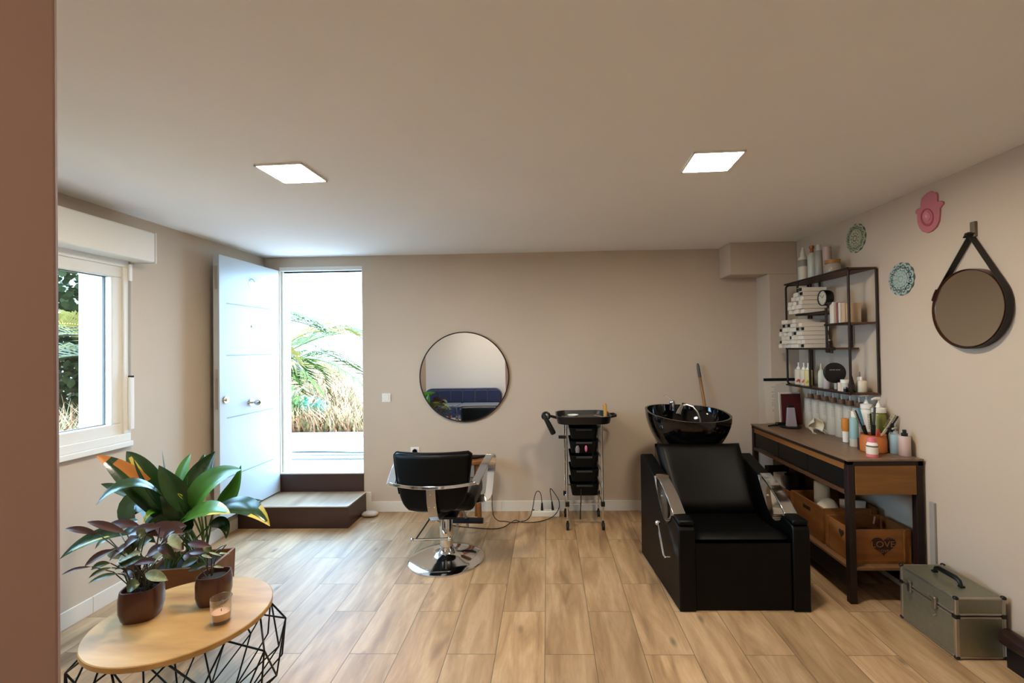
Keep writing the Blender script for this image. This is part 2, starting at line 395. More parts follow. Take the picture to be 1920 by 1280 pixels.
M3 = Matrix(((0, 0, nx.x), (0, 1, nx.y), (1, 0, 0)))
b.ball(on_door(.53, 1.113, .066), .03)
b.build('door_knob', CHROME, dl)
MB().cyl(on_door(.5, 1.78, 0), on_door(.5, 1.78, .006), .011, n=16).build('peephole', STEEL, dl)
t = thing('door_sticker', 'pale blue round sticker high on the open white door', 'sticker', on_door(.5, 2.2, .001))
M0 = Matrix((dd, V((0, 0, 1)), nx)).transposed()
MB().cyl(on_door(.5, 2.165, .0006), on_door(.5, 2.165, .0016), .05, n=28).build('backing', mat('sticker_pale', 'dfe8e8', .5), t)
b = MB()
for i in range(9):
    a = PI*(.15+.7*i/8); c = on_door(.5, 2.165, .0022)+dd*(.036*math.cos(a))+V((0, 0, .036*math.sin(a))); b.obox(c, (.012, .012, .0012), mat3=M0)
b.build('print', mat('sticker_blue', '4f93ad', .5), t, smooth=0)

# ------------------------------------------------------------------ window
fy0, fy1, fz0, fz1 = 1.50, 2.912, .985, 2.168
def frame_mb(x0, x1, y0, y1, z0, z1, w):
    b = MB(); b.box(x0, x1, y0, y1, z0, z0+w).box(x0, x1, y0, y1, z1-w, z1).box(x0, x1, y0, y0+w, z0+w, z1-w).box(x0, x1, y1-w, y1, z0+w, z1-w); return b
w1 = struct(frame_mb(XL-.10, XL+.018, fy0, fy1, fz0, fz1, .052).build('window_1', PVC, smooth=0, bevel=.004))
frame_mb(XL-.085, XL+.006, fy0+.05, fy1-.05, fz0+.05, fz1-.05, .072).build('sash', PVC, w1, smooth=0, bevel=.006)
frame_mb(XL-.05, XL-.035, fy0+.118, fy1-.118, fz0+.118, fz1-.118, .008).build('glazing_seal', mat('grey_seal', '55524d', .6), w1, smooth=0)
def thin_glass(name, tint, base=.03, pwr=4):
    m = bpy.data.materials.new(name); m.use_nodes = True; nt = m.node_tree; nt.nodes.remove(nt.nodes['Principled BSDF'])
    tr = nt.nodes.new('ShaderNodeBsdfTransparent'); tr.inputs[0].default_value = (*tint, 1); gl = nt.nodes.new('ShaderNodeBsdfGlossy'); gl.inputs['Roughness'].default_value = .02
    lw = nt.nodes.new('ShaderNodeLayerWeight'); lw.inputs[0].default_value = .5; pw = nt.nodes.new('ShaderNodeMath'); pw.operation = 'POWER'; pw.inputs[1].default_value = pwr
    ma = nt.nodes.new('ShaderNodeMath'); ma.operation = 'MULTIPLY_ADD'; ma.inputs[1].default_value = .75; ma.inputs[2].default_value = base; mx = nt.nodes.new('ShaderNodeMixShader'); L = nt.links
    L.new(lw.outputs['Facing'], pw.inputs[0]); L.new(pw.outputs[0], ma.inputs[0]); L.new(ma.outputs[0], mx.inputs[0]); L.new(tr.outputs[0], mx.inputs[1]); L.new(gl.outputs[0], mx.inputs[2]); L.new(mx.outputs[0], nt.nodes['Material Output'].inputs[0])
    return m
gm = thin_glass('window_glass', (.98, .985, .98))
MB().box(XL-.046, XL-.040, fy0+.12, fy1-.12, fz0+.12, fz1-.12).build('pane', gm, w1, smooth=0)
b = MB(); b.box(XL+.0005, XL+.15, fy0-.03, 2.952, 2.158, 2.356)
sb = b.build('shutter_box', PVC, w1, smooth=0, bevel=.012, seg=3)
MB().box(XL+.0005, XL+.152, 2.9525, 2.962, 2.150, 2.358).build('end_cap', PLASTIC, w1, smooth=0, bevel=.006)
MB().box(XL+.0005, XL+.03, fy0, 2.918, fz0-.035, fz0).build('sill', PVC, w1, smooth=0, bevel=.004)
MB().box(XL+.0185, XL+.0215, 2.894, 2.908, 1.40, 2.158).build('strap', mat('grey_strap', '9b9894', .8), w1, smooth=0)
b = MB(); b.box(XL+.0185, XL+.04, 2.886, 2.914, 1.06, 1.40)
wb = b.build('strap_winder', PLASTIC, w1, smooth=0, bevel=.004)
MB().box(XL+.0188, XL+.0405, 2.89, 2.91, 1.398, 1.41).build('strap_slot', RUBBER, wb, smooth=0)
b = MB(); b.box(XL+.0185, XL+.032, 2.888, 2.91, 2.03, 2.14); b.build('strap_guide', PLASTIC, w1, smooth=0, bevel=.003)

# ------------------------------------------------------------------ ceiling lamps
def lamp(x, y, rot, label, m=None):
    t = thing('ceiling_light', label, 'lamp', (x, y, ZC), 'square ceiling panels')
    R = Matrix.Rotation(rot, 3, 'Z'); s_ = .122
    b = MB()
    for i in range(4):
        Q = R @ Matrix.Rotation(i*PI/2, 3, 'Z')
        b.obox(V((x, y, ZC-.005))+Q@V((0, s_-.004, 0)), (2*s_, .008, .01), mat3=Q)
    b.build('frame', WHITE, t, smooth=0)
    d = MB().obox((x, y, ZC-.003), (2*s_-.016, 2*s_-.016, .006), mat3=R)
    d.build('diffuser', m or LED, t, smooth=0)
LED = mat('led_diffuser', 'ffffff', .5, emit=(LEDC, LEDP))
lamp(-1.298, -.55, 0, 'square lit ceiling panel above the navy sofa', mat('led_diffuser_dim', 'ffffff', .5, emit=(LEDC, LEDP*.5)))
lamp(-1.298, 2.287, -.05, 'square lit ceiling panel on the door side of the room')
lamp(.835, 2.275, -.04, 'square lit ceiling panel on the washbasin side of the room', mat('led_diffuser_side', 'ffffff', .5, emit=(LEDC, LEDP*.84)))

# ------------------------------------------------------------------ small fittings on the back wall
t = thing('light_switch', 'square white light switch on the wall between door and round mirror', 'switch', (-1.56, D, 1.096))
MB().box(-1.602, -1.518, D-.009, D, 1.054, 1.138).build('plate', PLASTIC, t, smooth=0, bevel=.003)
MB().box(-1.587, -1.533, D-.014, D-.009, 1.069, 1.123).build('rocker', PLASTIC, t, smooth=0, bevel=.002)
t = thing('wall_socket', 'white wall socket just above the black styling chair', 'socket', (-1.287, D, .575))
MB().box(-1.33, -1.244, D-.009, D, .532, .618).build('plate', PLASTIC, t, smooth=0, bevel=.003)
b = MB(); pr = [(.03, 0), (.03, .006), (.026, .006), (.022, .001), (0, .001)]
b.lathe(pr, (-1.287, D-.008, .575), 24, M=Matrix.Rotation(PI/2, 3, 'X')); b.build('socket_ring', mat('socket_ring', 'cfcac2', .4), t)
b = MB(); b.cyl((-1.296, D-.0095, .575), (-1.296, D-.012, .575), .003, n=8).cyl((-1.278, D-.0095, .575), (-1.278, D-.012, .575), .003, n=8); b.build('pin_hole', RUBBER, t)
tag(MB().box(-1.786, -1.714, D-.012, D, .098, .19).build('cover_plate', SKIRT, smooth=0, bevel=.003, loc=(-1.75, D, .1)), 'small white cover plate on the wall right beside the step', 'cover plate')
def pebble(p, q):
    u, w = p*2*PI, q*PI
    return V((-1.68+.075*math.cos(u)*math.sin(w)*(1+.1*math.sin(2*u)), 4.22+.05*math.sin(u)*math.sin(w), .026-.026*math.cos(w)+.004*math.sin(u*3)*math.sin(w)))
tag(MB().grid(pebble, 24, 12).build('door_stop_stone', STONE, smooth=60, loc=(-1.68, 4.22, 0)), 'smooth grey stone on the floor beside the step', 'stone')
# round mirror
t = thing('wall_mirror', 'large round mirror with thin dark frame on the back wall', 'mirror', (-.8, D, 1.288))
MY = Matrix.Rotation(PI/2, 3, 'X')
MB().lathe([(.422, .002), (.422, .024), (.4325, .024), (.4325, .002)], (-.8, D, 1.288), 72, M=MY, loop=True).build('frame', RUSTSTEEL, t)
MB().lathe([(0, .002), (.4215, .002), (.4215, .02), (0, .02)], (-.8, D, 1.288), 72, M=MY).build('glass', MIRROR, t, smooth=20)

# ------------------------------------------------------------------ outside
GZ = .37
GR = mat('pale_concrete', 'c9c4bd', .9, vary=.06, vscale=3)
struct(MB().box(-4.4, 6, D+.2, 6.12, GZ-.3, GZ).build('ground_patio', GR, smooth=0))
struct(MB().box(-4.4, 6, 6.12, 6.26, GZ-.2, GZ+.055).build('ground_kerb', mat('grey_kerb', '9a9096', .9), smooth=0, bevel=.01))
SOIL = mat('dry_earth', '6e5a43', .95, vary=.25, vscale=2)
def bank(u, w):
    x, y = -14+20*u, 6.26+24*w
    return V((x, y, GZ+.02+.5*w+.05*math.sin(x*2.1)*math.sin(y*1.3)))
struct(MB().grid(bank, 20, 20).build('ground_meadow', SOIL))
struct(MB().box(-16, XL-TW-.001, -6, D+.2, GZ-.3, GZ-.05).box(-16, -4.401, D+.2, 6.3, GZ-.3, GZ-.05).build('ground_garden', SOIL, smooth=0))
rnd = random.Random(3)
def blades(name, n, pick, hmin, hmax, w, m, lean=.5):
    vs, fs, mi = [], [], []
    for i in range(n):
        x, y, z = pick(); h = rnd.uniform(hmin, hmax); a = rnd.uniform(0, 2*PI); l = rnd.uniform(.1, lean)*h
        c, s_ = math.cos(a), math.sin(a); ww = w*rnd.uniform(.6, 1.4)
        px, py = -s_*ww, c*ww; k = len(vs)
        vs += [(x-px, y-py, z-.02), (x+px, y+py, z-.02), (x+c*l*.4+px*.7, y+s_*l*.4+py*.7, z+h*.6), (x+c*l*.4-px*.7, y+s_*l*.4-py*.7, z+h*.6), (x+c*l, y+s_*l, z+h)]
        fs += [(k, k+1, k+2, k+3), (k+3, k+2, k+4)]; j = rnd.randrange(len(m)); mi += [j, j]
    me = bpy.data.meshes.new(name); me.from_pydata(vs, [], fs); me.polygons.foreach_set('material_index', mi)
    for q in m: me.materials.append(q)
    o = bpy.data.objects.new(name, me); COL.objects.link(o); ORG[o.name] = V((0, 0, 0)); return o
DRY = [mat('dry_grass_straw', '86694a', .8), mat('dry_grass_ochre', '82593f', .8), mat('dry_grass_olive', '62633d', .8), mat('dry_grass_pale', '8f7c60', .8)]
def pk():
    y = 6.3+11*rnd.random()**1.5; x = -.48*y*(1+.5*rnd.random()*1.4)+.7*rnd.random(); return (x, y, GZ+.02+.5*(y-6.26)/24)
tag(blades('meadow_grass', 16000, pk, .08, .42, .011, DRY, 1.1), 'dry straw coloured meadow grass beyond the kerb outside the door', 'grass', kind='stuff')
def pk2(): return (rnd.uniform(-5.6, -3.6), rnd.uniform(2.6, 5.4), GZ-.05)
tag(blades('garden_grass', 2600, pk2, .15, .8, .012, DRY, .9), 'long yellow dry grass outside the side window', 'grass', kind='stuff')
PALM = mat('palm_leaf_green', '4a6431', .5, vary=.25, vscale=3); PALMD = mat('dark_palm_leaf', '363d1e', .5, vary=.3, vscale=3); PALMY = mat('palm_leaf_yellow', '857c40', .5); BARK = mat('palm_bark', '6e5a44', .9, vary=.2, vscale=12)
def frond(parent, p0, p1, p2, n, ll, m, droop=.5, seed=0):
    r = random.Random(seed); b = MB(); P = [V(p0), V(p1), V(p2)]
    C = lambda t: P[0]*(1-t)**2+P[1]*(2*t*(1-t))+P[2]*t*t
    b.tube([C(i/14) for i in range(15)], [.02*(1-.8*i/14)+.003 for i in range(15)], 6)
    for i in range(n):
        t = .12+.86*i/(n-1); c = C(t); d = (C(min(1, t+.02))-C(t-.02)).normalized(); sd = d.cross(V((0, 0, 1))).normalized(); up = sd.cross(d)
        L = ll*(.55+.45*math.sin(PI*min(1, t*1.05)))*(1 if t < .8 else 1-(t-.8)*2.2)
        for s_ in (-1, 1):
            v = (sd*s_*.75+d*.75+up*r.uniform(.1, .45)).normalized(); e = c+v*L*r.uniform(.85, 1.1)-V((0, 0, droop*L*.35)); mdp = c+v*L*.55+V((0, 0, .02))
            w = V(d)*.5+up*.5; w = w.normalized()*.013
            a0, a1, m0, m1, e0 = b.v(c-w*.5), b.v(c+w*.5), b.v(mdp-w), b.v(mdp+w), b.v(e)
            b.face([a0, a1, m1, m0]); b.face([m0, m1, e0])
    return b.build('frond', m, parent, smooth=0)
def palm(loc, h, fr, label, group='palms outside'):
    t = thing('palm_tree', label, 'palm', loc, group); x, y, z = loc
    b = MB(); b.lathe([(.20, 0), (.17, .1), (.16, h*.5), (.17, h*.9), (.1, h)], loc, 14); b.build('trunk', BARK, t)
    for i, (a, up, out, dr, m) in enumerate(fr):
        c = V((x, y, z+h)); o = V((math.cos(a), math.sin(a), 0))
        frond(t, c, c+o*out*.5+V((0, 0, up)), c+o*out+V((0, 0, dr)), 56, .62, m, .6, i)
palm((-5.35, 7.9, GZ), .55, [(.0, 1.5, 2.1, .75, PALMY), (-.15, 1.1, 2.5, -.15, PALM), (.25, 1.2, 2.1, .9, PALM), (-.3, .5, 1.3, .1, PALM), (-.2, .9, 1.6, -.1, PALM), (-.55, .5, 1.6, -.25, PALM), (-1.2, .9, 1.5, .3, PALM), (1.2, 1.2, 1.8, .6, PALM), (2.2, 1.1, 1.8, .4, PALM), (3.2, 1, 1.8, .3, PALM), (4.1, .9, 1.6, .2, PALM), (.6, .6, 1.6, .1, PALMY)],
     'palm with arching green fronds seen through the open doorway')
palm((-5.0, 5.75, GZ-.05), .9, [(i*.62, .9+.3*math.sin(i*2.), 1.75+.2*math.sin(i), .15+.5*math.sin(i*1.7), PALMD if i % 4 else PALMY) for i in range(12)] + [(-1.05, 1.0, 1.6, -.35, PALMD), (-.85, 1.5, 1.6, .7, PALMD), (-1.25, 1.7, 1.4, 1.2, PALMD), (-.7, .7, 1.5, .1, PALMD), (-.9, 1.9, 1.3, 1.5, PALMD)],
     'palm with drooping fronds seen through the side window')
def shrub(name, loc, r, h, n, m, label, seed, lw=.05):
    t = thing(name, label, 'shrub', loc, 'shrubs outside'); q = random.Random(seed); b = MB()
    for i in range(n):
        a = q.uniform(0, 2*PI); e = q.uniform(.05, 1); s_ = q.uniform(.35, 1)
        base = V(loc)+V((r*s_*math.cos(a)*.8, r*s_*math.sin(a)*.8, h*e*q.uniform(.4, .9)))
        d = V((math.cos(a)*q.uniform(.3, 1), math.sin(a)*q.uniform(.3, 1), q.uniform(.1, 1))).normalized()*q.uniform(.08, .16)
        b.leaf([base, base+d*.5+V((0, 0, .02)), base+d], lw, .2, n=4)
    b.build('foliage', m, t)
    b = MB()
    for i in range(7):
        a = q.uniform(0, 2*PI); b.tube([V(loc), V(loc)+V((r*.3*math.cos(a), r*.3*math.sin(a), h*.4)), V(loc)+V((r*.7*math.cos(a), r*.7*math.sin(a), h*.8))], .006, 5)
    b.build('stem', BARK, t)
c = aZ(578, 800, GZ+.03); shrub('blue_green_shrub', (c.x, c.y, GZ+.03), .32, .5, 380, mat('blue_green_leaf', '6fa08c', .5), 'blue-green shrub in the dry grass seen through the doorway', 5)
c = aZ(548, 806, GZ+.03); shrub('green_shrub', (c.x-.12, c.y, GZ+.03), .3, .72, 420, mat('mid_green_leaf', '6d8a4a', .5), 'mid green shrub close to the left edge of the doorway view', 6)
shrub('tall_bush', (-7.3, 6.5, GZ-.05), 1.7, 3.6, 8000, mat('dark_olive_leaf', '33391d', .5, vary=.3, vscale=3), 'tall dense olive bush behind the palm outside the side window', 8, .085)
# boards and a plastic sheet lying on the patio
PB = wood('weathered_board', 'b9b0a8', '8f8780', 'X', .8, 7, .1)
yb = [4.88, 5.03, 5.18, 5.34, 5.52]
lab = ['first weathered board beyond the threshold outside the door', 'second weathered board beyond the threshold outside the door', 'third weathered board outside, mostly under the blue sheet', 'fourth weathered board outside, behind the blue sheet', 'last weathered board outside, nearest the kerb']
for i, y in enumerate(yb):
    x0 = -3.35+.16*i; tag(MB().box(x0, -1.4, y, y+.10, GZ, GZ+.022+.004*(i % 2)).build('wooden_board', PB, smooth=0, bevel=.003, loc=(x0, y, GZ)), lab[i], 'board', 'boards on the patio')
b = MB(); b.grid(lambda u, w: V((-3.0+1.3*u+.12*w, 5.12+.2*w+.03*math.sin(u*7), GZ+.036+.006*math.sin(u*19)*math.sin(w*11))), 40, 12)
tag(b.build('plastic_sheet', mat('pale_blue_plastic', '7fa9cf', .35), loc=(-2.4, 5.2, GZ), solid=.002), 'pale blue plastic sheet lying over the boards outside the door', 'sheet')

# ------------------------------------------------------------------ light
w = bpy.data.worlds.new('world'); S.world = w; w.use_nodes = True
bg = w.node_tree.nodes['Background']; bg.inputs[0].default_value = (*SKYC, 1); bg.inputs[1].default_value = SKYP
sl = bpy.data.lights.new('sun', 'SUN'); sl.energy = SUNP; sl.angle = .02; sl.color = (1, .88, .72)
so = bpy.data.objects.new('sun', sl); COL.objects.link(so); so.rotation_euler = V((-.5, .3, -1.0)).to_track_quat('-Z', 'Y').to_euler()
def portal(name, loc, rot, sx, sy):
    l = bpy.data.lights.new(name, 'AREA'); l.shape = 'RECTANGLE'; l.size = sx; l.size_y = sy; l.cycles.is_portal = True
    o = bpy.data.objects.new(name, l); COL.objects.link(o); o.location = loc; o.rotation_euler = rot
portal('doorway_portal', ((DX0+DX1)/2, D+.17, (DZ0+DZ1)/2), (-PI/2, 0, 0), DX1-DX0, DZ1-DZ0)
portal('window_portal', (XL-TW+.03, (WY0+WY1)/2, (WZ0+WZ1)/2), (0, -PI/2, 0), WZ1-WZ0, WY1-WY0)
vs = S.view_settings; S.display_settings.display_device = 'sRGB'; vs.view_transform = 'Standard'; vs.look = 'None'; vs.gamma = 1; vs.exposure = EXPO; vs.use_curve_mapping = False
c = S.cycles; c.max_bounces = 10; c.diffuse_bounces = 5; c.glossy_bounces = 5; c.transmission_bounces = 8; c.transparent_max_bounces = 12; c.sample_clamp_indirect = 8; c.caustics_reflective = False; c.caustics_refractive = False

# ------------------------------------------------------------------ coffee table
TX, TY, TZ, TR = -1.543, 1.886, .45, .321
TABLEWOOD = wood('honey_oak_top', 'd6ab6c', '976a38', 'X', .38, 4.5, .3)
t = thing('coffee_table', 'round wooden coffee table with a black wire basket base', 'table', (TX, TY, 0))
MB().lathe([(0, TZ-.024), (TR-.004, TZ-.024), (TR, TZ-.02), (TR, TZ-.003), (TR-.003, TZ), (0, TZ)], (TX, TY, 0), 96).build('tabletop', TABLEWOOD, t)
WIRE = mat('black_wire', '0e0e0f', .4, metal=.5)
b = MB(); nW = 10; zt, zm, zl, zb_ = TZ-.03, .33, .15, .012
def rp(r, a, z): return V((TX+r*math.cos(a), TY+r*math.sin(a), z))
for r, z in ((TR-.03, zt), (.2, zb_)):
    b.tube([rp(r, 2*PI*i/60, z) for i in range(60)], .0045, 6, closed=True)
for i in range(nW):
    a = 2*PI*(i+.3)/nW; h = PI/nW
    A = rp(TR-.03, a, zt); m0, m1 = rp(TR+.05, a-h, zm), rp(TR+.05, a+h, zm); lo = rp(TR+.035, a, zl); f0, f1 = rp(.2, a-h, zb_), rp(.2, a+h, zb_)
    for p, q in ((A, m0), (A, m1), (m1, lo), (m0, lo), (lo, f1), (lo, f0), (m1, rp(TR+.035, a+h, zl+.02)), (rp(TR+.035, a+h, zl+.02), f1)): b.tube([p, q], .0038, 6)
b.build('wire_basket', WIRE, t)

# ------------------------------------------------------------------ plants
GLEAF = mat('dark_green_leaf', '1f3816', .26, spec=.7, vary=.35, vscale=7)
GLEAF2 = mat('bright_green_leaf', '436a1c', .3, spec=.55, vary=.25, vscale=8)
YTIP = mat('yellow_leaf_tip', 'b5a23a', .4); OTIP = mat('orange_dry_leaf', 'b8702a', .5)
STEMG = mat('green_stem', '4c6630', .5)
WOODPOT = wood('planter_wood', '8d5a2c', '6b3f1c', 'X', .5, 8, .15)
EARTH = mat('potting_soil', '1d1410', .95, bump=.8, bscale=90)
px, py = -1.985, 2.47                                     # planter behind the table
t = thing('aspidistra_plant', 'large green broad-leaved plant in a rectangular wooden planter behind the coffee table', 'plant', (px, py, 0))
ca, sa = math.cos(.16), math.sin(.16)
def pl(u, v, z): return V((px+u*ca-v*sa, py+u*sa+v*ca, z))
b = MB(); A, B, zt = .17, .12, .415
def ringbox(b, A, B, z0, z1, th, inset=0.):
    for u0, u1, v0, v1 in ((-A, A, -B, -B+th), (-A, A, B-th, B), (-A, -A+th, -B+th, B-th), (A-th, A, -B+th, B-th)):
        b.quadbox([pl(u0*(1-inset*(1)), v0, z0), pl(u1*(1-inset), v0, z0), pl(u1*(1-inset), v1, z0), pl(u0*(1-inset), v1, z0), pl(u0, v0, z1), pl(u1, v0, z1), pl(u1, v1, z1), pl(u0, v1, z1)])
ringbox(b, A, B, .0, zt, .014, .12)
b.build('planter', WOODPOT, t, smooth=0, bevel=.003)
b = MB(); b.quadbox([pl(-A+.014, -B+.014, .3), pl(A-.014, -B+.014, .3), pl(A-.014, B-.014, .3), pl(-A+.014, B-.014, .3), pl(-A+.014, -B+.014, zt-.03), pl(A-.014, -B+.014, zt-.03), pl(A-.014, B-.014, zt-.03), pl(-A+.014, B-.014, zt-.03)])
b.build('soil', EARTH, t, smooth=0)
# each leaf: base px, bend px, tip px, depth of bend and tip, width, material, normal, tip material
LV = [((318, 985), (252, 884), (180, 853), 2.36, 2.30, .115, 0, (.2, -.7, .6), 3), ((330, 985), (268, 872), (237, 846), 2.42, 2.40, .12, 0, (.5, -.8, .2), 4),
      ((322, 975), (268, 900), (250, 858), 2.34, 2.32, .05, 0, (-.4, -.6, .7), None), ((322, 955), (252, 868), (180, 947), 2.22, 2.14, .105, 0, (.1, -.35, .9), None),
      ((262, 935), (222, 912), (189, 907), 2.5, 2.52, .05, 0, (.1, -.9, .3), None), ((315, 905), (310, 872), (304, 842), 2.56, 2.58, .03, 0, (-.7, -.7, 0), None),
      ((372, 968), (322, 915), (298, 872), 2.34, 2.34, .105, 0, (.5, -.8, .25), None), ((350, 950), (337, 890), (358, 850), 2.5, 2.52, .105, 1, (-.2, -1, .1), None),
      ((352, 955), (368, 890), (404, 846), 2.5, 2.52, .12, 0, (.3, -1, .2), None), ((372, 930), (378, 880), (383, 850), 2.58, 2.6, .07, 0, (.3, -1, .1), None),
      ((385, 925), (400, 888), (402, 852), 2.46, 2.46, .05, 0, (-.8, -.5, .3), None), ((348, 978), (385, 890), (453, 880), 2.34, 2.30, .15, 1, (.25, -.75, .6), None),
      ((400, 955), (445, 945), (452, 872), 2.4, 2.4, .11, 1, (-.2, -.95, .3), None), ((320, 998), (385, 940), (432, 963), 2.22, 2.16, .115, 1, (.1, -.6, .8), 2),
      ((385, 968), (465, 925), (506, 986), 2.26, 2.22, .11, 0, (.1, -.55, .8), 2), ((402, 955), (445, 938), (492, 938), 2.42, 2.42, .05, 0, (0, -.3, 1), None),
      ((392, 985), (430, 965), (424, 1010), 2.3, 2.28, .06, 0, (.3, -.8, .4), None), ((300, 940), (215, 930), (262, 1008), 2.42, 2.36, .14, 0, (-.2, -.9, .3), None),
      ((300, 1000), (190, 985), (112, 1048), 2.16, 2.08, .105, 0, (.1, -.5, .85), 4), ((345, 990), (335, 950), (300, 930), 2.36, 2.34, .10, 0, (0, -.9, .5), None),
      ((355, 985), (350, 935), (340, 900), 2.42, 2.42, .09, 0, (.2, -1, .2), None), ((340, 1000), (300, 975), (275, 985), 2.34, 2.3, .11, 0, (0, -.8, .6), None),
      ((340, 1005), (360, 975), (352, 1000), 2.32, 2.3, .10, 0, (.2, -.9, .4), None), ((330, 1000), (310, 955), (322, 915), 2.46, 2.46, .09, 0, (0, -1, .2), None),
      ((300, 965), (282, 945), (268, 982), 2.28, 2.24, .03, 1, (.6, -.7, .4), 2), ((362, 968), (345, 935), (333, 925), 2.26, 2.24, .035, 0, (.4, -.5, .8), 2),
      ((325, 1010), (290, 960), (262, 940), 2.50, 2.52, .10, 0, (0, -1, .3), None), ((335, 1005), (318, 985), (300, 1015), 2.36, 2.32, .09, 0, (.1, -.9, .5), None)]
b = MB(); st = MB()
for i, (p0, p1, p2, y1, y2, w_, m_, nn, tm) in enumerate(LV):
    y0 = 2.42; B0 = aY(*p0, y0); b.mi = m_
    b.leaf([B0, aY(*p1, y1), aY(*p2, y2)], w_, .38, nn, 14, tm, .42)
    q = pl(.1*math.sin(i*2.3), .05*math.cos(i*1.7), zt-.032); st.tube([q, (q+B0)/2+V((0, .01, .02)), B0], .0045, 6)
b.build('foliage', [GLEAF, GLEAF2, YTIP, OTIP], t, smooth=80); st.build('stem', STEMG, t)
# two small brown pots on the table
BROWNPOT = wood('dark_brown_glazed_pot', '5a3023', '3d2019', 'Z', .28, 12, .2, .6)
BL = mat('maroon_leaf_back', '43231a', .45, vary=.3, vscale=20); GL3 = mat('prayer_leaf_green', '454f2a', .4, vary=.4, vscale=25); GREY = mat('pale_veined_leaf', '9aa584', .45, vary=.3, vscale=60)
def small_pot(cx, cy, label, r, h, rot):
    t = thing('potted_plant', label, 'plant', (cx, cy, TZ), 'small brown pots on the coffee table')
    b = MB(); n = 8; rings = []
    for z, q in ((0, .80), (.012, .9), (h*.35, 1), (h*.75, 1.0), (h, .94), (h, .86), (h-.028, .84)):
        rg = []
        for i in range(32):
            a = 2*PI*i/32; k = (abs(math.cos(a-rot))**4.5+abs(math.sin(a-rot))**4.5)**(-1/4.5)
            rg.append(b.v((cx+r*q*(.25+.75*k*.93)*math.cos(a), cy+r*q*(.25+.75*k*.93)*math.sin(a), TZ+z)))
        rings.append(rg)
    for P, Q in zip(rings, rings[1:]): b.bridge(P, Q)
    b.face(rings[0][::-1]); b.face(rings[-1]); b.build('pot', BROWNPOT, t, smooth=40)
    MB().lathe([(0, h-.03), (r*.82, h-.03), (r*.82, h-.02), (0, h-.016)], (cx, cy, TZ), 24).build('soil', EARTH, t)
    return t
c = (-1.716, 1.872); hL = .128
t = small_pot(*c, 'small brown pot with a bushy maroon-backed leafy plant, wider of the two pots', .073, hL, .3)
LP = [((186, 1002), (122, 991), 1.86, .03, 0), ((238, 1000), (163, 978), 1.88, .035, 0), ((262, 985), (200, 985), 1.95, .045, 0), ((300, 988), (240, 1003), 1.86, .05, 0), ((345, 1000), (275, 992), 1.92, .075, 0),
      ((350, 985), (290, 1005), 1.98, .07, 0), ((232, 1030), (258, 1010), 1.78, .055, 0), ((262, 1005), (240, 1040), 1.8, .06, 1), ((215, 1030), (158, 1062), 1.75, .035, 0), ((245, 1022), (205, 1052), 1.77, .04, 0), ((172, 1062), (115, 1078), 1.74, .014, 0),
      ((210, 1064), (166, 1084), 1.76, .018, 1), ((222, 1075), (165, 1094), 1.75, .022, 1), ((275, 1045), (215, 1068), 1.82, .04, 1), ((250, 1058), (300, 1052), 1.8, .03, 0), ((262, 1095), (238, 1108), 1.78, .06, 1), ((272, 1075), (315, 1088), 1.8, .045, 2),
      ((275, 1040), (310, 1030), 1.84, .05, 0), ((285, 1060), (305, 1040), 1.8, .045, 2), ((300, 1020), (330, 1050), 1.88, .05, 1), ((318, 1002), (340, 1030), 1.86, .045, 2), ((240, 1045), (200, 1035), 1.9, .05, 1), ((205, 1010), (178, 1030), 1.92, .03, 1), ((265, 1065), (232, 1075), 1.86, .05, 0), ((258, 1030), (285, 1010), 1.9, .05, 1), ((300, 1045), (328, 1022), 1.94, .05, 0), ((225, 1000), (260, 975), 1.98, .05, 1)]
ql = random.Random(21)
for i in range(16):
    x_, y_ = ql.uniform(205, 315), ql.uniform(1000, 1075); LP.append(((x_, y_), (x_+ql.uniform(-45, 45), y_+ql.uniform(-18, 20)), ql.uniform(1.78, 1.98), ql.uniform(.025, .045), ql.choice((0, 0, 1, 1, 2))))
b = MB(); st = MB()
for i, (p0, p1, y, w_, m_) in enumerate(LP):
    A = aY(*p0, y); E = aY(*p1, y-.02); b.mi = m_
    b.leaf([A, (A+E)/2+V((0, -.01, .018)), E], w_*.92, .3, (.35*math.sin(i*1.9), -.75, .65), 8, None, .5)
    q = V((c[0]+.035*math.cos(i*2.4), c[1]+.035*math.sin(i*2.4), TZ+hL-.02)); st.tube([q, (q*.45+A*.55)+V((0, 0, .03)), A], .0022, 5)
b.build('foliage', [BL, GL3, GREY], t, smooth=80); st.build('stem', mat('dark_stem', '3c3a2c', .5), t)
c = (-1.492, 1.985); hR = .125
t = small_pot(*c, 'small brown pot with a sparse thin-stemmed plant behind the candle glass', .066, hR, .2)
RP = [((352, 1018), (396, 1024), .035, 0), ((355, 1036), (394, 1033), .03, 0), ((345, 1030), (322, 1022), .04, 0), ((372, 1048), (340, 1062), .04, 1), ((372, 1045), (345, 1040), .05, 0), ((388, 1058), (352, 1070), .03, 1), ((392, 1035), (416, 1042), .008, 2), ((408, 1037), (432, 1038), .008, 2), ((400, 1062), (420, 1064), .01, 2), ((402, 1036), (424, 1021), .008, 1), ((396, 1034), (384, 1022), .03, 1), ((378, 1040), (398, 1046), .012, 2)]
b = MB(); st = MB()
for i, (p0, p1, w_, m_) in enumerate(RP):
    y = 1.96+.03*math.sin(i*2.); A = aY(*p0, y); E = aY(*p1, y); b.mi = m_; b.leaf([A, (A+E)/2+V((0, -.01, .008)), E], w_, .3, (.2, -.7, .7), 8)
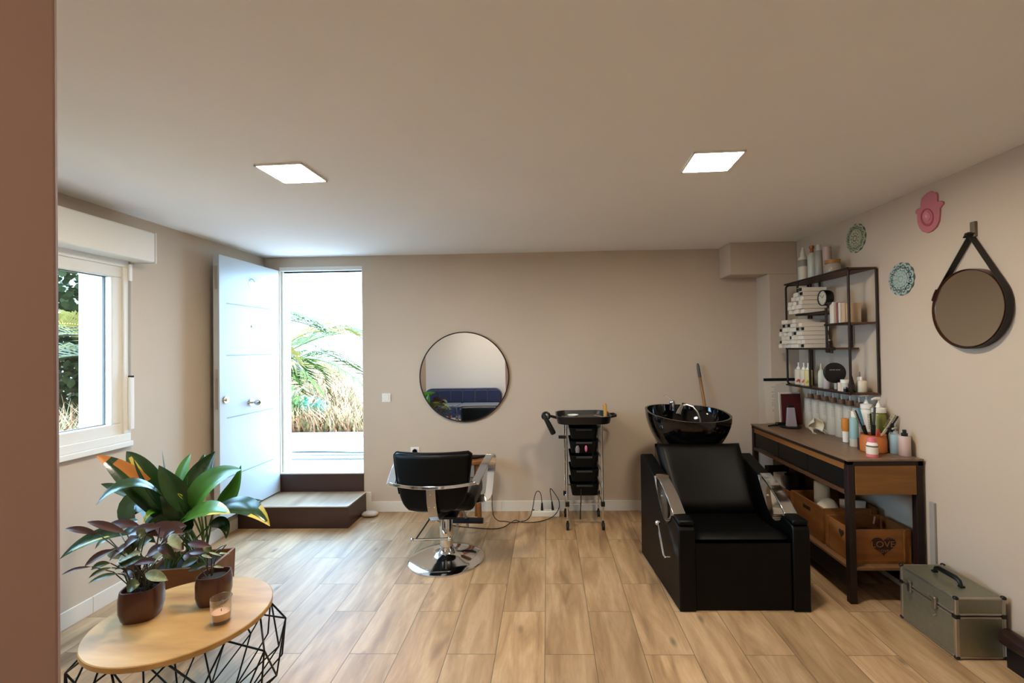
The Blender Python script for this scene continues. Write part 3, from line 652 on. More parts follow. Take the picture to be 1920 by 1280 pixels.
for x0, pts in ((-.03, [(386, 1080), (374, 1062), (366, 1045)]), (-.012, [(389, 1080), (389, 1060), (389, 1036)]), (.0, [(396, 1080), (397, 1060), (397, 1030)]), (.012, [(398, 1078), (402, 1055), (411, 1036), (424, 1021)]), (-.02, [(392, 1070), (380, 1048), (372, 1042)])):
    st.tube([aY(*q, 1.965) for q in pts], .0026, 6)
b.build('foliage', [BL, GL3, GREY], t, smooth=80); st.build('stem', mat('dark_stem', '3c3a2c', .5), t)
# candle glass
GLASS = thin_glass('clear_glass', (.96, .96, .955), .1, 2.2)
c = (-1.352, 1.838)
t = thing('candle', 'candle in a clear glass tumbler on the coffee table', 'candle', (*c, TZ))
MB().lathe([(0, .0), (.03, 0), (.036, .008), (.0395, .1), (.0365, .1), (.033, .014), (0, .012)], (*c, TZ), 32).build('glass', GLASS, t)
MB().lathe([(0, .0145), (.0325, .0145), (.0338, .042), (0, .042)], (*c, TZ), 28).build('wax', mat('peach_wax', 'e0ae8c', .5, spec=.4), t)
MB().cyl((*c, TZ+.042), (*c, TZ+.052), .0012, n=6).build('wick', RUBBER, t)

# ------------------------------------------------------------------ styling chair
CX, CY = -.768, 3.36
t = thing('styling_chair', 'black styling chair with chrome arms and round chrome base, back to the camera', 'chair', (CX, CY, 0))
b = MB(); b.lathe([(.276, 0), (.276, .008), (.268, .014), (.2, .026), (.13, .038), (.085, .05), (.06, .07), (.05, .1), (0, .1)], (CX, CY, 0), 72); b.build('base', CHROME, t, smooth=50)
MB().lathe([(.047, .098), (.047, .33), (.044, .335), (0, .335)], (CX, CY, 0), 32).build('column', CHROME, t)
b = MB(); b.obox((CX, CY+.02, .345), (.2, .28, .02)).cyl((CX, CY, .325), (CX, CY, .40), .06); b.build('seat_plate', BLKSTEEL, t, bevel=.003)
def slab(xc, y0, zc, W, L, H, m_, name, rnd_=.03):
    b = MB(); b.box(xc-W/2, xc+W/2, y0, y0+L, zc-H/2, zc+H/2); return b.build(name, m_, t, bevel=rnd_, seg=4, smooth=60)
slab(CX, 3.17, .475, .48, .46, .13, BLKLEATHER, 'seat', .045)
BXC = -.805                                     # backrest: tub-shaped shell, hollow side to the wall
def hw(z):
    tab = [(.435, .10), (.455, .17), (.485, .208), (.53, .232), (.63, .252), (.75, .268), (.82, .276), (.838, .272), (.848, .25)]
    for (a, p), (c_, q) in zip(tab, tab[1:]):
        if z <= c_: return p+(q-p)*(z-a)/(c_-a)
    return tab[-1][1]
def bk(u, w, side):
    z = .435+.413*w; x = (2*u-1)*hw(z); e = min(1, (1-abs(2*u-1))*9, (1-w)*14, w*12); th = .035*math.sqrt(max(0, 1-(1-e)**2))
    y = 3.095+.75*x*x+.10*(z-.63)**2-.04*(z-.63)+ (th if side else -th)
    return V((BXC+x, y, z+.02*x*x))
b = MB(); b.grid(lambda u, w: bk(u, w, 0), 28, 20); b.grid(lambda u, w: bk(u, w, 1), 28, 20)
bmesh.ops.remove_doubles(b.bm, verts=b.bm.verts, dist=.0006); br = b.build('backrest', BLKLEATHER, t, smooth=80)
b = MB(); pip = []
for i in range(61):
    u = i/60; pip.append(bk(u, 1, 0)+V((0, 0, .002)))
b.tube([bk(.012, .30+.7*i/20*.98, 0) for i in range(20)]+[bk(.03+.94*i/40, .985, 0)+V((0, -.004, .006)) for i in range(41)]+[bk(.988, .30+.7*(19-i)/20*.98, 0) for i in range(20)], .0045, 6)
b.build('piping', BLKLEATHER, br)
b = MB(); rp_ = []
for i in range(25):
    x = -.292+.596*i/24; rp_.append(V((BXC+x, 3.038+.75*x*x, .622+.13*x*x)))
b.ribbon(rp_, (0, .15, 1), .022, .012); b.build('back_rail', CHROME, t, bevel=.003)
b = MB(); b.ribbon([(BXC+.006, 3.045, .612), (BXC+.012, 3.04, .52), (BXC+.022, 3.045, .43), (BXC+.026, 3.08, .395), (BXC+.03, 3.2, .375), (CX, 3.3, .36)], (1, 0, 0), .062, .008)
for dx, z in ((.008, .575), (.0, .49), (.036, .49)): b.ball((BXC+dx-.003, 3.036, z), .005, .003, .005, 8, 6)
b.build('back_bracket', STEEL, t)
for s_ in (-1, 1):
    x0 = BXC+(.296 if s_ > 0 else -.284); xo = x0+s_*.026
    yA = rp_[-1].y if s_ > 0 else rp_[0].y
    P = [(x0, yA, .63), (x0+s_*.014, yA+.07, .665), (xo, 3.26, .715), (xo+s_*.012, 3.37, .748), (xo+s_*.012, 3.46, .752), (xo+s_*.01, 3.52, .72), (xo, 3.525, .64), (xo-s_*.01, 3.50, .50), (xo-s_*.02, 3.48, .415), (xo-s_*.12, 3.47, .40)]
    # smooth the path
    Q = [V(p)+V((.09*(p[1]-yA), 0, 0)) for p in P]
    for _ in range(2): Q = [Q[0]]+[x for a, c_ in zip(Q, Q[1:]) for x in (a*.75+c_*.25, a*.25+c_*.75)]+[Q[-1]]
    ar = MB().ribbon(Q, (1, 0, 0), .058, .012).build('armrest', CHROME, t, smooth=50, bevel=.002)
b = MB(); b.cyl((-.80, 3.75, .14), (-.55, 3.75, .135), .024, n=16); b.build('foot_bar', RUBBER, t)
b = MB()
for x in (-.775, -.69): b.tube([(x-.04, 3.55, .40), (x-.03, 3.66, .30), (x, 3.745, .16), (x+.01, 3.76, .085)], .011, 8)
b.build('footrest_tube', STEEL, t)
b = MB(); b.tube([(-.975, 3.22, .20), (-.72, 3.24, .20)], .009, 8).ball((-.98, 3.22, .20), .014).ball((-.715, 3.24, .2), .014); b.build('pump_pedal', CHROME, t)
MB().tube([(-.955, 3.225, .205), (-.86, 3.30, .34)], .006, 6).build('pump_link', BLKSTEEL, t)

# wooden stool behind the chair, with a hair tool on it
t = thing('wooden_stool', 'small wooden stool by the back wall, mostly hidden behind the styling chair', 'stool', (-.70, 4.12, 0))
MB().lathe([(0, .53), (.135, .53), (.14, .536), (.14, .556), (.135, .56), (0, .56)], (-.70, 4.12, 0), 40).build('seat', OAKX, t)
for a in (-.75, 1.35, 3.4):
    q = V((-.70+.105*math.cos(a), 4.12+.105*math.sin(a), 0)); MB().cyl((q.x, q.y, 0), (-.70+.085*math.cos(a), 4.12+.085*math.sin(a), .531), .02, .016, 12).build('leg', OAK, t)
t = thing('hair_tool', 'black corded hair tool lying on the small wooden stool', 'hair tool', (-.66, 4.1, .56))
b = MB(); b.tube([(-.78, 4.08, .578), (-.66, 4.09, .578), (-.575, 4.10, .585)], [.017, .018, .010], 12); b.build('body', BLKPLASTIC, t)
def cord(pts, r=.0038):
    Q = [V(p) for p in pts]
    for _ in range(3): Q = [Q[0]]+[x for a, c_ in zip(Q, Q[1:]) for x in (a*.75+c_*.25, a*.25+c_*.75)]+[Q[-1]]
    return MB().tube(Q, r, 6)
cord([(-.575, 4.10, .585), (-.53, 4.12, .53), (-.523, 4.14, .3), (-.52, 4.1, .06), (-.47, 4.08, .0045), (-.40, 4.08, .0045), (-.33, 4.04, .0045), (-.27, 4.06, .0045), (-.2, 4.10, .0045), (-.16, 4.15, .05), (-.13, 4.19, .24), (-.08, 4.205, .23), (-.07, 4.215, .12)]).build('cord', BLKPLASTIC, t)
MB().cyl((-.07, 4.22, .0525), (-.07, 4.216, .12), .013, .008, 12).build('plug', BLKPLASTIC, t)

# power strip and a second lead
t = thing('power_strip', 'white power strip on the floor by the back wall, left of the trolley', 'power strip', (-.04, 4.225, 0))
MB().box(-.165, .09, 4.19, 4.26, 0, .05).build('body', PLASTIC, t, smooth=0, bevel=.005)
for x in (-.12, -.07, -.015, .05): MB().lathe([(.019, .0502), (.019, .0515), (.015, .0512), (0, .0505)], (x, 4.225, 0), 20).build('outlet', mat('socket_ring', 'cfcac2', .4), t)
MB().box(-.157, -.141, 4.212, 4.238, .05, .055).build('switch', BLKPLASTIC, t, smooth=0, bevel=.001)
t = thing('extension_lead', 'black lead with a plug standing in the right end of the white power strip', 'cable', (.03, 4.225, .05))
MB().cyl((.03, 4.225, .0525), (.022, 4.222, .13), .013, .007, 12).build('plug', BLKPLASTIC, t)
cord([(.022, 4.222, .13), (-.0, 4.215, .27), (.04, 4.19, .23), (.1, 4.165, .14), (.07, 4.15, .05), (.0, 4.13, .0045), (-.12, 4.05, .0045), (-.25, 4.0, .02), (-.3, 4.06, .026), (-.34, 4.02, .02), (-.4, 3.93, .0045), (-.5, 3.9, .0045), (-.75, 3.95, .0045), (-.9, 4.0, .0045), (-1.05, 4.12, .0045), (-1.1, 4.3, .0045)]).build('cord', BLKPLASTIC, t)

# ------------------------------------------------------------------ salon trolley
t = thing('salon_trolley', 'black salon trolley with five drawers on four chrome posts and castors', 'trolley', (.305, 4.05, 0))
pts4 = [(.152, 3.905), (.455, 3.905), (.145, 4.205), (.448, 4.205)]
for (x, y) in pts4:
    p = MB().cyl((x, y, .06), (x, y, .90), .0085, n=12).build('post', CHROME, t)
    MB().box(x-.017, x+.017, y-.017, y+.017, .195, .235).build('joint', BLKPLASTIC, p, smooth=0, bevel=.004)
    b = MB(); b.cyl((x, y-.001, .045), (x, y, .075), .009, n=10).box(x-.014, x+.014, y-.018, y+.012, .03, .052); cs = b.build('caster', BLKPLASTIC, t, bevel=.002)
    MB().cyl((x-.011, y-.012, .029), (x+.011, y-.012, .029), .029, n=20).build('wheel', RUBBER, cs)
b = MB(); b.cyl((.152, 3.905, .215), (.455, 3.905, .215), .007, n=10).cyl((.145, 4.205, .29), (.448, 4.205, .29), .007, n=10).cyl((.145, 4.205, .215), (.152, 3.905, .215), .007, n=10).cyl((.448, 4.205, .215), (.455, 3.905, .215), .007, n=10)
b.build('crossbar', CHROME, t)
def rrect(x0, x1, y0, y1, r, n=6):
    o = []
    for cx, cy, a0 in ((x1-r, y1-r, 0), (x0+r, y1-r, PI/2), (x0+r, y0+r, PI), (x1-r, y0+r, 1.5*PI)):
        for i in range(n+1): a = a0+PI/2*i/n; o.append((cx+r*math.cos(a), cy+r*math.sin(a)))
    return o
def tray(x0, x1, y0, y1, z0, z1, r, th, taper, name, m_, par=None):
    b = MB(); R = []
    for z, d in ((z0, taper), (z1, 0), (z1, th), (z0+th, taper+th)):
        R.append([b.v((x, y, z)) for x, y in rrect(x0+d, x1-d, y0+d, y1-d, r)])
    for A, B in zip(R, R[1:]): b.bridge(A, B)
    b.face(R[0][::-1]); b.face(R[3]); return b.build(name, m_, par or t, smooth=40)
tp = tray(.065, .545, 3.83, 4.28, .90, .965, .10, .012, .015, 'top_tray', BLKPLASTIC)
b = MB(); b.tube([(.55, 3.98, .945), (.59, 4.0, .95), (.6, 4.06, .95), (.59, 4.12, .95), (.55, 4.14, .945)], .011, 8); b.build('handle', BLKPLASTIC, tp)
b = MB(); b.tube([(.075, 3.98, .94), (.03, 3.97, .955), (-.005, 3.95, .965)], .012, 8); b.tube([(-.02+.032*math.cos(a*PI/10), 3.93, .965+.03*math.sin(a*PI/10)) for a in range(20)], .01, 8, closed=True); b.build('holder_ring', BLKPLASTIC, tp)
MB().box(.085, .15, 3.89, 3.92, .775, .80).build('side_clip', BLKPLASTIC, t, smooth=0, bevel=.004)
DRAWERM = mat('matt_black_plastic', '060606', .55, spec=.2)
for z0, z1 in ((.765, .862), (.645, .748), (.522, .625), (.402, .505), (.28, .383)):
    dr = tray(.178, .43, 3.905, 4.2, z0, z1, .03, .005, .018, 'drawer', DRAWERM)
    MB().box(.235, .372, 3.898, 3.908, z1-.022, z1-.006).build('grip', mat('grey_black_plastic', '2b2b2b', .4), dr, smooth=0, bevel=.003)
b = MB()
for x in (.163, .444):
    b.box(x-.004, x+.004, 3.92, 4.19, .36, .372).box(x-.004, x+.004, 3.92, 4.19, .49, .502).box(x-.004, x+.004, 3.92, 4.19, .606, .618).box(x-.004, x+.004, 3.92, 4.19, .728, .74).box(x-.004, x+.004, 3.92, 4.19, .85, .862)
b.build('drawer_rail', STEEL, t, smooth=0)
MB().ribbon([(.27, 3.893, .345), (.268, 3.89, .25), (.262, 3.888, .17), (.26, 3.888, .09)], (1, 0, 0), .009, .003).build('strap', BLKPLASTIC, t)
t = thing('hair_clipper', 'black hair clipper hanging from the ring on the left end of the trolley', 'clipper', (-.02, 3.925, .94))
b = MB(); b.tube([(-.035, 3.893, .985), (-.02, 3.893, .945), (.01, 3.893, .885), (.04, 3.893, .825), (.045, 3.893, .815)], [.012, .02, .023, .024, .018], 12); b.build('body', BLKPLASTIC, t)
t = tag(MB().lathe([(.0, .0), (.03, 0), (.05, .022), (.048, .022), (.029, .004), (0, .004)], (0, 0, 0), 28).build('white_dish', PLASTIC, local=True), 'small white dish on the trolley top', 'dish'); t.location = (.215, 3.99, .913+.03)
c = thing('tool_tray', 'flat black tray with metal tools on top of the trolley', 'tray', (.33, 4.05, .913)); MB().box(.16, .47, 3.95, 4.18, .9125, .942).build('body', BLKPLASTIC, c, smooth=0, bevel=.006)
for x0, y0, x1, y1, w_, lb in ((.12, 3.99, .19, 3.90, .012, 'thin metal comb lying near the clipper on the trolley'), (.15, 4.0, .215, 3.905, .008, 'slim metal clip beside the white dish on the trolley'), (.41, 4.02, .48, 3.90, .022, 'broad metal tool lying near the amber brush on the trolley')):
    z = .949; tag(MB().bar((x0, y0+.03, z), (x1, y1+.03, z), w_, .005).build('metal_comb', STEEL, smooth=0, bevel=.001, loc=((x0+x1)/2, (y0+y1)/2, z-.003)), lb, 'comb', 'metal tools on the trolley')
t = thing('amber_brush', 'amber brush handle standing at the right end of the trolley top', 'brush', (.49, 3.93, .915))
b = MB(); b.tube([(.49, 3.93, .915), (.492, 3.93, .98), (.49, 3.93, 1.045), (.482, 3.93, 1.062)], [.018, .016, .017, .02], 12); b.build('handle', mat('amber_plastic', 'c79a55', .3), t)
t = tag(MB().ball((0, 0, .028), .012, .012, .028).build('pink_clip', mat('pink_plastic', 'cf6b93', .35), local=True), 'pink hair clip on the front of the second trolley drawer', 'clip'); t.location = aY(1099, 847, 3.889)
t = tag(MB().lathe([(.016, 0), (.02, .03), (.012, .055), (0, .06)], (0, 0, 0), 14).build('grey_clip', mat('grey_clip', '777069', .4), local=True), 'greyish hair clip left of the pink one on the trolley drawer', 'clip'); t.location = aY(1083, 848, 3.884)

# ------------------------------------------------------------------ backwash unit
UX, UY = 1.105, 2.69
t = thing('backwash_chair', 'black reclined hair-washing chair with a black ceramic basin behind its backrest', 'salon chair', (UX, 3.1, 0))
def panel(x0, x1, x0b, x1b):
    """side panel, (y, z) outline with the scoop for the arm; x range at the front and at the back"""
    out = [(2.685, .0), (2.685, .475), (2.70, .495), (2.80, .515)]
    out += [(2.80+.32*i/12, .515+.155*i/12-.125*math.sin(PI*(i/12)**.8)) for i in range(1, 12)]
    out += [(3.12, .67), (3.2, .69), (3.43, .75), (3.45, .735), (3.46, 0)]
    b = MB(); f = lambda a, c_, y: a+(c_-a)*(y-2.685)/.775
    A = [b.v((f(x0, x0b, y), y, z)) for y, z in out]; B = [b.v((f(x1, x1b, y), y, z)) for y, z in out]
    b.bridge(A, B); b.face(A[::-1]); b.face(B); return b, out, f
for s_, (x0, x1, x0b, x1b) in ((-1, (.752, .848, .688, .775)), (1, (1.41, 1.508, 1.415, 1.50))):
    b, out, f = panel(x0, x1, x0b, x1b); sp = b.build('side_panel', BLKLEATHER, t, smooth=30, bevel=.008)
    scoop = [V(((f(x0, x0b, y)+f(x1, x1b, y))/2, y, z+.003)) for y, z in out[3:16]]
    MB().ribbon(scoop, (1, 0, 0), .098, .004).build('scoop_liner', CHROME, sp, smooth=50)
    A_, B_ = scoop[0]+V((0, 0, .008)), scoop[-1]+V((0, 0, .008))
    MB().ribbon([A_, (A_*2+B_)/3+V((0, 0, .02)), (A_+B_*2)/3+V((0, 0, .018)), B_], (1, 0, 0), .075, .012).build('arm_bar', CHROME, sp, smooth=50, bevel=.002)
    b = MB()
    for k in (2, 9): b.ball(scoop[k]+V((-.02, 0, .004)), .009, .009, .006, 10, 8)
    b.build('screw', STEEL, sp)
    MB().box((x0+x1)/2-.046, (x0+x1)/2+.046, 2.69, 2.80, .497, .528).build('arm_pad', BLKLEATHER, sp, smooth=60, bevel=.012)
lv = MB().tube([(.728, 2.80, .27), (.700, 2.80, .27), (.695, 2.81, .275), (.688, 2.92, .42)], .0085, 8).ball((.688, 2.925, .428), .017).build('recline_lever', CHROME, t)
MB().box(.845, 1.412, 2.70, 3.44, 0, .395).build('body', BLKLEATHER, t, smooth=0, bevel=.01)
def cushion(fn, name, nu=20, nv=14):
    b = MB(); b.grid(lambda u, w: fn(u, w, 1), nu, nv); b.grid(lambda u, w: fn(u, w, 0), nu, nv)
    bmesh.ops.remove_doubles(b.bm, verts=b.bm.verts, dist=.0008); return b.build(name, BLKLEATHER, t, smooth=80)
def edge(u, w, k=8): e = min(1, min(u, 1-u)*k*1.6, min(w, 1-w)*k); return math.sqrt(max(0, 1-(1-e)**2))
def seat_fn(u, w, s_):
    y = 2.695+.47*w; return V((.853+.55*u, y, .418-.012*w+.02*math.sin(w*PI)*-1+(.032 if s_ else -.022)*edge(u, w)))
cushion(seat_fn, 'seat')
def back_fn(u, w, s_):
    y = 3.07+.33*w-.07*math.sin(w*PI*.5)*0; z = .43+.40*w**.95; wd = .275+.035*w
    n = V((0, -.77, .63)); sag = -.03*math.sin(PI*u)*(.4+.6*math.sin(PI*w))
    return V((1.10-.004*w+(2*u-1)*wd, y, z))+n*((.055 if s_ else -.03)*edge(u, w)+sag)
cushion(back_fn, 'backrest', 24, 18)
MB().box(.87, 1.34, 3.42, 3.78, 0, .76).build('pedestal', BLKPLASTIC, t, smooth=0, bevel=.02)
# basin: superellipse bowl with a tilted rim and a neck dip at the front
def bowl_pt(a, q, inner):
    cx, cy = 1.092, 3.60; k = (abs(math.cos(a))**2.6+abs(math.sin(a))**2.6)**(-1/2.6)
    c_, s_ = math.cos(a)*k, math.sin(a)*k
    rim = 1.035+.026*s_-.014*max(0, -s_)**6+.022*(-c_)*.6; zb2 = .785
    if not inner: r = .72+.28*math.sin(q*PI/2)**.9; z = zb2+(rim-zb2)*q
    else: r = (.45+.52*math.sin(q*PI/2)**.8)*.975; z = zb2+.03+(rim-zb2-.03)*q
    return V((cx+.318*r*c_, cy+.27*r*s_, z))
b = MB(); n = 64; R = []
for q in [i/10 for i in range(11)]: R.append([b.v(bowl_pt(2*PI*i/n, q, 0)) for i in range(n)])
for q in [1-i/10 for i in range(11)]: R.append([b.v(bowl_pt(2*PI*i/n, q, 1)) for i in range(n)])
for A, B in zip(R, R[1:]): b.bridge(A, B)
b.face(R[0][::-1]); b.face(R[-1]); bs = b.build('basin', BLKGLOSS, t, smooth=60)
b = MB(); b.cyl((1.03, 3.80, 1.02), (1.03, 3.80, 1.085), .024, n=16).ball((1.03, 3.80, 1.085), .025).bar((1.03, 3.80, 1.10), (.965, 3.79, 1.145), .024, .008).cyl((1.13, 3.815, 1.03), (1.13, 3.815, 1.08), .018, n=14).cyl((1.2, 3.80, 1.03), (1.2, 3.80, 1.062), .016, n=14)
b.build('mixer_tap', CHROME, t)
b = MB(); b.tube([(1.095, 3.74, 1.065), (1.06, 3.70, 1.03), (1.045, 3.68, 1.0)], [.015, .018, .022], 12); b.build('spray_head', CHROME, t)
MB().tube([(1.095, 3.74, 1.065), (1.13, 3.73, 1.075), (1.17, 3.71, 1.06), (1.20, 3.69, 1.02), (1.215, 3.67, .96), (1.215, 3.67, .9)], .007, 8).build('shower_hose', STEEL, t)
t = thing('broom', 'broom handle with dark tip leaning on the back wall behind the basin', 'broom', (1.52, 4.24, 0))
top = aY(1308, 681, 4.318); mid = aY(1322, 762, 4.29); dv = (mid-top); bot = top+dv*((.09-top.z)/dv.z); jn = top+(bot-top)*.1
MB().tube([jn, bot], .0125, 12).build('stick', wood('broom_wood', 'c08a55', '9a6a3c', 'Z', .5, 8, .1), t)
MB().tube([top, top+(bot-top)*.02, jn], [.007, .013, .0145], 12).build('grip', mat('grey_brown_grip', '4d4440', .5), t)
MB().box(bot.x-.13, bot.x+.13, bot.y-.02, bot.y+.03, .0, .09).build('brush_head', BLKPLASTIC, t, smooth=0, bevel=.01)

# ------------------------------------------------------------------ console table
KX0, KX1, KY0, KY1, KZ = 1.785, 2.226, 2.768, 4.045, .86
t = thing('console_table', 'long dark steel and wood console table along the right wall', 'console table', (2.0, 3.4, 0))
KTOP = wood('worn_brown_top', '8a705a', '6b5443', 'Y', .4, 7, .12)
MB().box(KX0-.006, KX1, KY0-.006, KY1+.006, KZ-.012, KZ).build('top', KTOP, t, smooth=0, bevel=.002)
b = MB(); b.box(KX0, KX1-.002, KY0, KY0+.03, KZ-.04, KZ-.0122).box(KX0, KX1-.002, KY1-.03, KY1, KZ-.04, KZ-.0122).box(KX0, KX0+.03, KY0, KY1, KZ-.032, KZ-.0122).box(KX1-.03, KX1-.002, KY0, KY1, KZ-.04, KZ-.0122)
b.build('top_frame', RUSTSTEEL, t, smooth=0)
for x in (KX0, KX1-.042):
    for y in (KY0, KY1-.04): MB().box(x, x+.04, y, y+.04, 0, KZ-.04).build('leg', RUSTSTEEL, t, smooth=0, bevel=.003)
MB().box(KX0+.003, KX0+.02, KY0+.04, KY1-.04, .79, KZ-.032).build('front_rail', OAK, t, smooth=0, bevel=.002)
b = MB(); b.box(KX0+.02, KX1-.042, KY0+.02, KY1-.02, .665, KZ-.04); b.build('drawer_box', BLKSTEEL, t, smooth=0)
L3 = (KY1-KY0-.1)/3
for i in range(3): MB().box(KX0+.008, KX0+.0198, KY0+.05+i*L3, KY0+.05+(i+1)*L3-.006, .672, .788).build('drawer_front', BLKSTEEL, t, smooth=0, bevel=.002)
MB().box(KX0-.002, KX0+.02, KY0+.04, KY1-.04, .642, .664).build('lower_rail', wood('dark_rail_wood', '6e4a30', '4c3120', 'Y', .45, 8, .1), t, smooth=0, bevel=.002)
MB().box(KX0+.041, KX1-.043, KY0-.002, KY0+.0198, .648, KZ-.041).build('end_panel', wood('end_panel_wood', '9a6a2f', '70461c', 'X', .45, 7, .12), t, smooth=0, bevel=.002)
MB().box(KX0+.002, KX1-.004, KY0+.002, KY1-.002, .198, .215).build('lower_shelf', wood('shelf_edge_wood', '8d6a4c', '6e4d34', 'Y', .5, 8, .1), t, smooth=0, bevel=.002)
b = MB(); b.box(KX0+.002, KX0+.02, KY0+.04, KY1-.04, .085, .198).box(KX1-.02, KX1-.004, KY0+.04, KY1-.04, .05, .198).box(KX0+.04, KX1-.042, KY0+.3, KY0+.31, .05, .198); b.build('lower_apron', BLKSTEEL, t, smooth=0)
# crates
HEARTC = mat('dark_heart_print', '2c1511', .7); LETTER = mat('heart_letter_brown', '8a5a33', .6)
def heart(n=40):
    return [(16*math.sin(a)**3/17, (13*math.cos(a)-5*math.cos(2*a)-2*math.cos(3*a)-math.cos(4*a))/17) for a in [2*PI*i/n for i in range(n)]]
SZ = .2155
def crate(y0, y1, h, label, x0=1.83, x1=2.186, end=False):
    c = thing('wooden_crate', label, 'crate', ((x0+x1)/2, (y0+y1)/2, SZ), 'wooden crates on the lower shelf')
    th = .011
    MB().box(x0, x1, y0, y1, SZ, SZ+.012).build('bottom', OAK, c, smooth=0)
    f_ = MB().box(x0+.012, x1-.012, y0, y0+th, SZ+.012, SZ+h).build('end_board', OAKX, c, smooth=0, bevel=.002)
    MB().box(x0+.012, x1-.012, y1-th, y1, SZ+.012, SZ+h).build('back_board', OAKX, c, smooth=0, bevel=.002)
    s_ = MB().box(x0, x0+th, y0, y1, SZ+.012, SZ+h).build('long_board', OAK, c, smooth=0, bevel=.002)
    MB().box(x1-th, x1, y0, y1, SZ+.012, SZ+h).build('rear_board', OAK, c, smooth=0, bevel=.002)
    for q in ((x0-.006, x0, y0+.002, y0+.035), (x0-.006, x0, y1-.035, y1-.002), (x1-.05, x1-.038, y0-.008, y0)): MB().box(*q, SZ+.012, SZ+h).build('batten', OAK, c, smooth=0, bevel=.002)
    return c, f_, s_
c1, f1, s1 = crate(2.822, 3.075, .205, 'wooden crate with a dark heart reading LOVE on the lower console shelf')
hx_, hz_ = 2.02, SZ+.112
hb = MB().prism([(hx_+.078*u, hz_+.066*v) for u, v in heart()], 'Y', 2.8195, 2.8215).build('heart_print', HEARTC, c1, smooth=0)
text('lettering', 'LOVE', .052, (hx_-.004, 2.8192, hz_+.004), ROT_FRONT, LETTER, hb, .0004, 1.15)
text('lettering', 'LOVE', .024, (hx_+.035, 2.8192, hz_+.044), ROT_FRONT, LETTER, hb, .0004)
text('lettering', 'LOVE', .026, (hx_, 2.8192, hz_-.036), ROT_FRONT, LETTER, hb, .0004)
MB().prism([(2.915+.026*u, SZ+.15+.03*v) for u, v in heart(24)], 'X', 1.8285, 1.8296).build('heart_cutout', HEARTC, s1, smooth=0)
c2, f2, s2 = crate(3.10, 3.50, .235, 'plain wooden crate with a slot handle in the middle of the lower shelf')
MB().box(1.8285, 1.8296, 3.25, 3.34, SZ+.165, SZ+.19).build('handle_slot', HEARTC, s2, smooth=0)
c3, f3, s3 = crate(3.53, 3.98, .215, 'wooden crate with red lettering marks at the far end of the lower shelf')
b = MB()
for i in range(7): b.box(1.8284, 1.8296, 3.60+.045*i, 3.628+.045*i, SZ+.05+.02*(i % 2), SZ+.12+.02*(i % 3))
b.build('stencil_mark', mat('dark_red_stencil', '5a1f16', .7), s3, smooth=0)
# things in the crates
CLOTH = mat('white_towel', 'cfc8bb', .9, bump=.5, bscale=220, sheen=.3)
def lump(name, c, r, label, cat, m_, seed=0, amp=.25, group=None):
    q = random.Random(seed); ph = [q.uniform(0, 6) for _ in range(8)]
    def fn(u, w):
        a, e = u*2*PI, w*PI; k = 1+amp*(.5*math.sin(3*a+ph[0])*math.sin(e)**2+.35*math.sin(5*a+ph[1]+4*e)*math.sin(e)+.3*math.sin(7*e+ph[2])*math.sin(e))
        return V((c[0]+r[0]*k*math.cos(a)*math.sin(e), c[1]+r[1]*k*math.sin(a)*math.sin(e), c[2]+r[2]-r[2]*(1+.0)*math.cos(e)))
    return tag(MB().grid(fn, 40, 22).build(name, m_, smooth=80, loc=c), label, cat, group)
CB = SZ+.0125
lump('crumpled_towel', (1.925, 3.2, CB), (.075, .085, .13), 'crumpled white cloth at the near end of the middle crate', 'towel', CLOTH, 2, .16)
t = thing('towel_roll', 'rolled white towel standing in the middle crate behind the crumpled cloth', 'towel', (1.955, 3.36, CB))
b = MB(); b.cyl((1.96, 3.33, CB+.022), (2.0, 3.40, CB+.32), .05, n=28); b.build('roll', CLOTH, t, bevel=.012, seg=3)
tag(MB().obox((2.085, 3.20, CB+.125), (.15, .012, .25), (.12, 0, -.35)).build('white_card', mat('white_card', 'd8d4cb', .6), smooth=0, loc=(2.085, 3.2, CB)), 'white card standing in the middle crate beside the crumpled cloth', 'card')
b = MB(); b.lathe([(.0, 0), (.05, 0), (.07, .3), (.067, .3), (.048, .005), (0, .005)], (1.925, 3.63, CB), 30)
tag(b.build('black_bin', BLKPLASTIC, loc=(1.925, 3.63, CB)), 'black plastic bin in the far crate', 'bin')
tag(MB().obox((1.935, 3.82, CB+.13), (.11, .1, .26), (0, 0, .1)).build('paper_pack', mat('paper_white', 'dcd5c8', .7), smooth=0, bevel=.004, loc=(1.935, 3.82, CB)), 'white paper pack in the far crate behind the black bin', 'paper pack')
t = thing('plastic_basket', 'dark slatted basket on the lower shelf at the far end, behind the crates', 'basket', (1.93, 3.93, CB))
b = MB(); x0, x1, y0, y1 = 1.86, 2.02, 3.90, 3.965
for i in range(9):
    x = x0+(x1-x0)*i/8; b.box(x-.004, x+.004, y0, y0+.006, CB, CB+.27).box(x-.004, x+.004, y1-.006, y1, CB, CB+.27)
b.box(x0-.004, x1+.004, y0-.003, y0+.009, CB+.25, CB+.29).box(x0-.004, x1+.004, y1-.009, y1+.003, CB+.25, CB+.29).box(x0-.004, x0+.006, y0, y1, CB+.2, CB+.29).box(x1-.006, x1+.004, y0, y1, CB+.2, CB+.29).box(x0, x1, y0, y1, CB, CB+.05)
b.build('body', mat('dark_brown_plastic', '1f1613', .5), t, smooth=0)
tag(lump('black_bags', (2.0, 2.93, CB), (.12, .075, .08), '', '', mat('black_bag', '121113', .4), 9, .2), 'dark crumpled bags filling the crate with the heart', 'bag')
tag(MB().obox((1.87, 2.86, CB+.165), (.05, .02, .012), (0, 0, .5)).build('white_scrap', PLASTIC, smooth=0, bevel=.003, loc=(1.87, 2.86, CB+.16)), 'small white item on the bags in the heart crate', 'item')
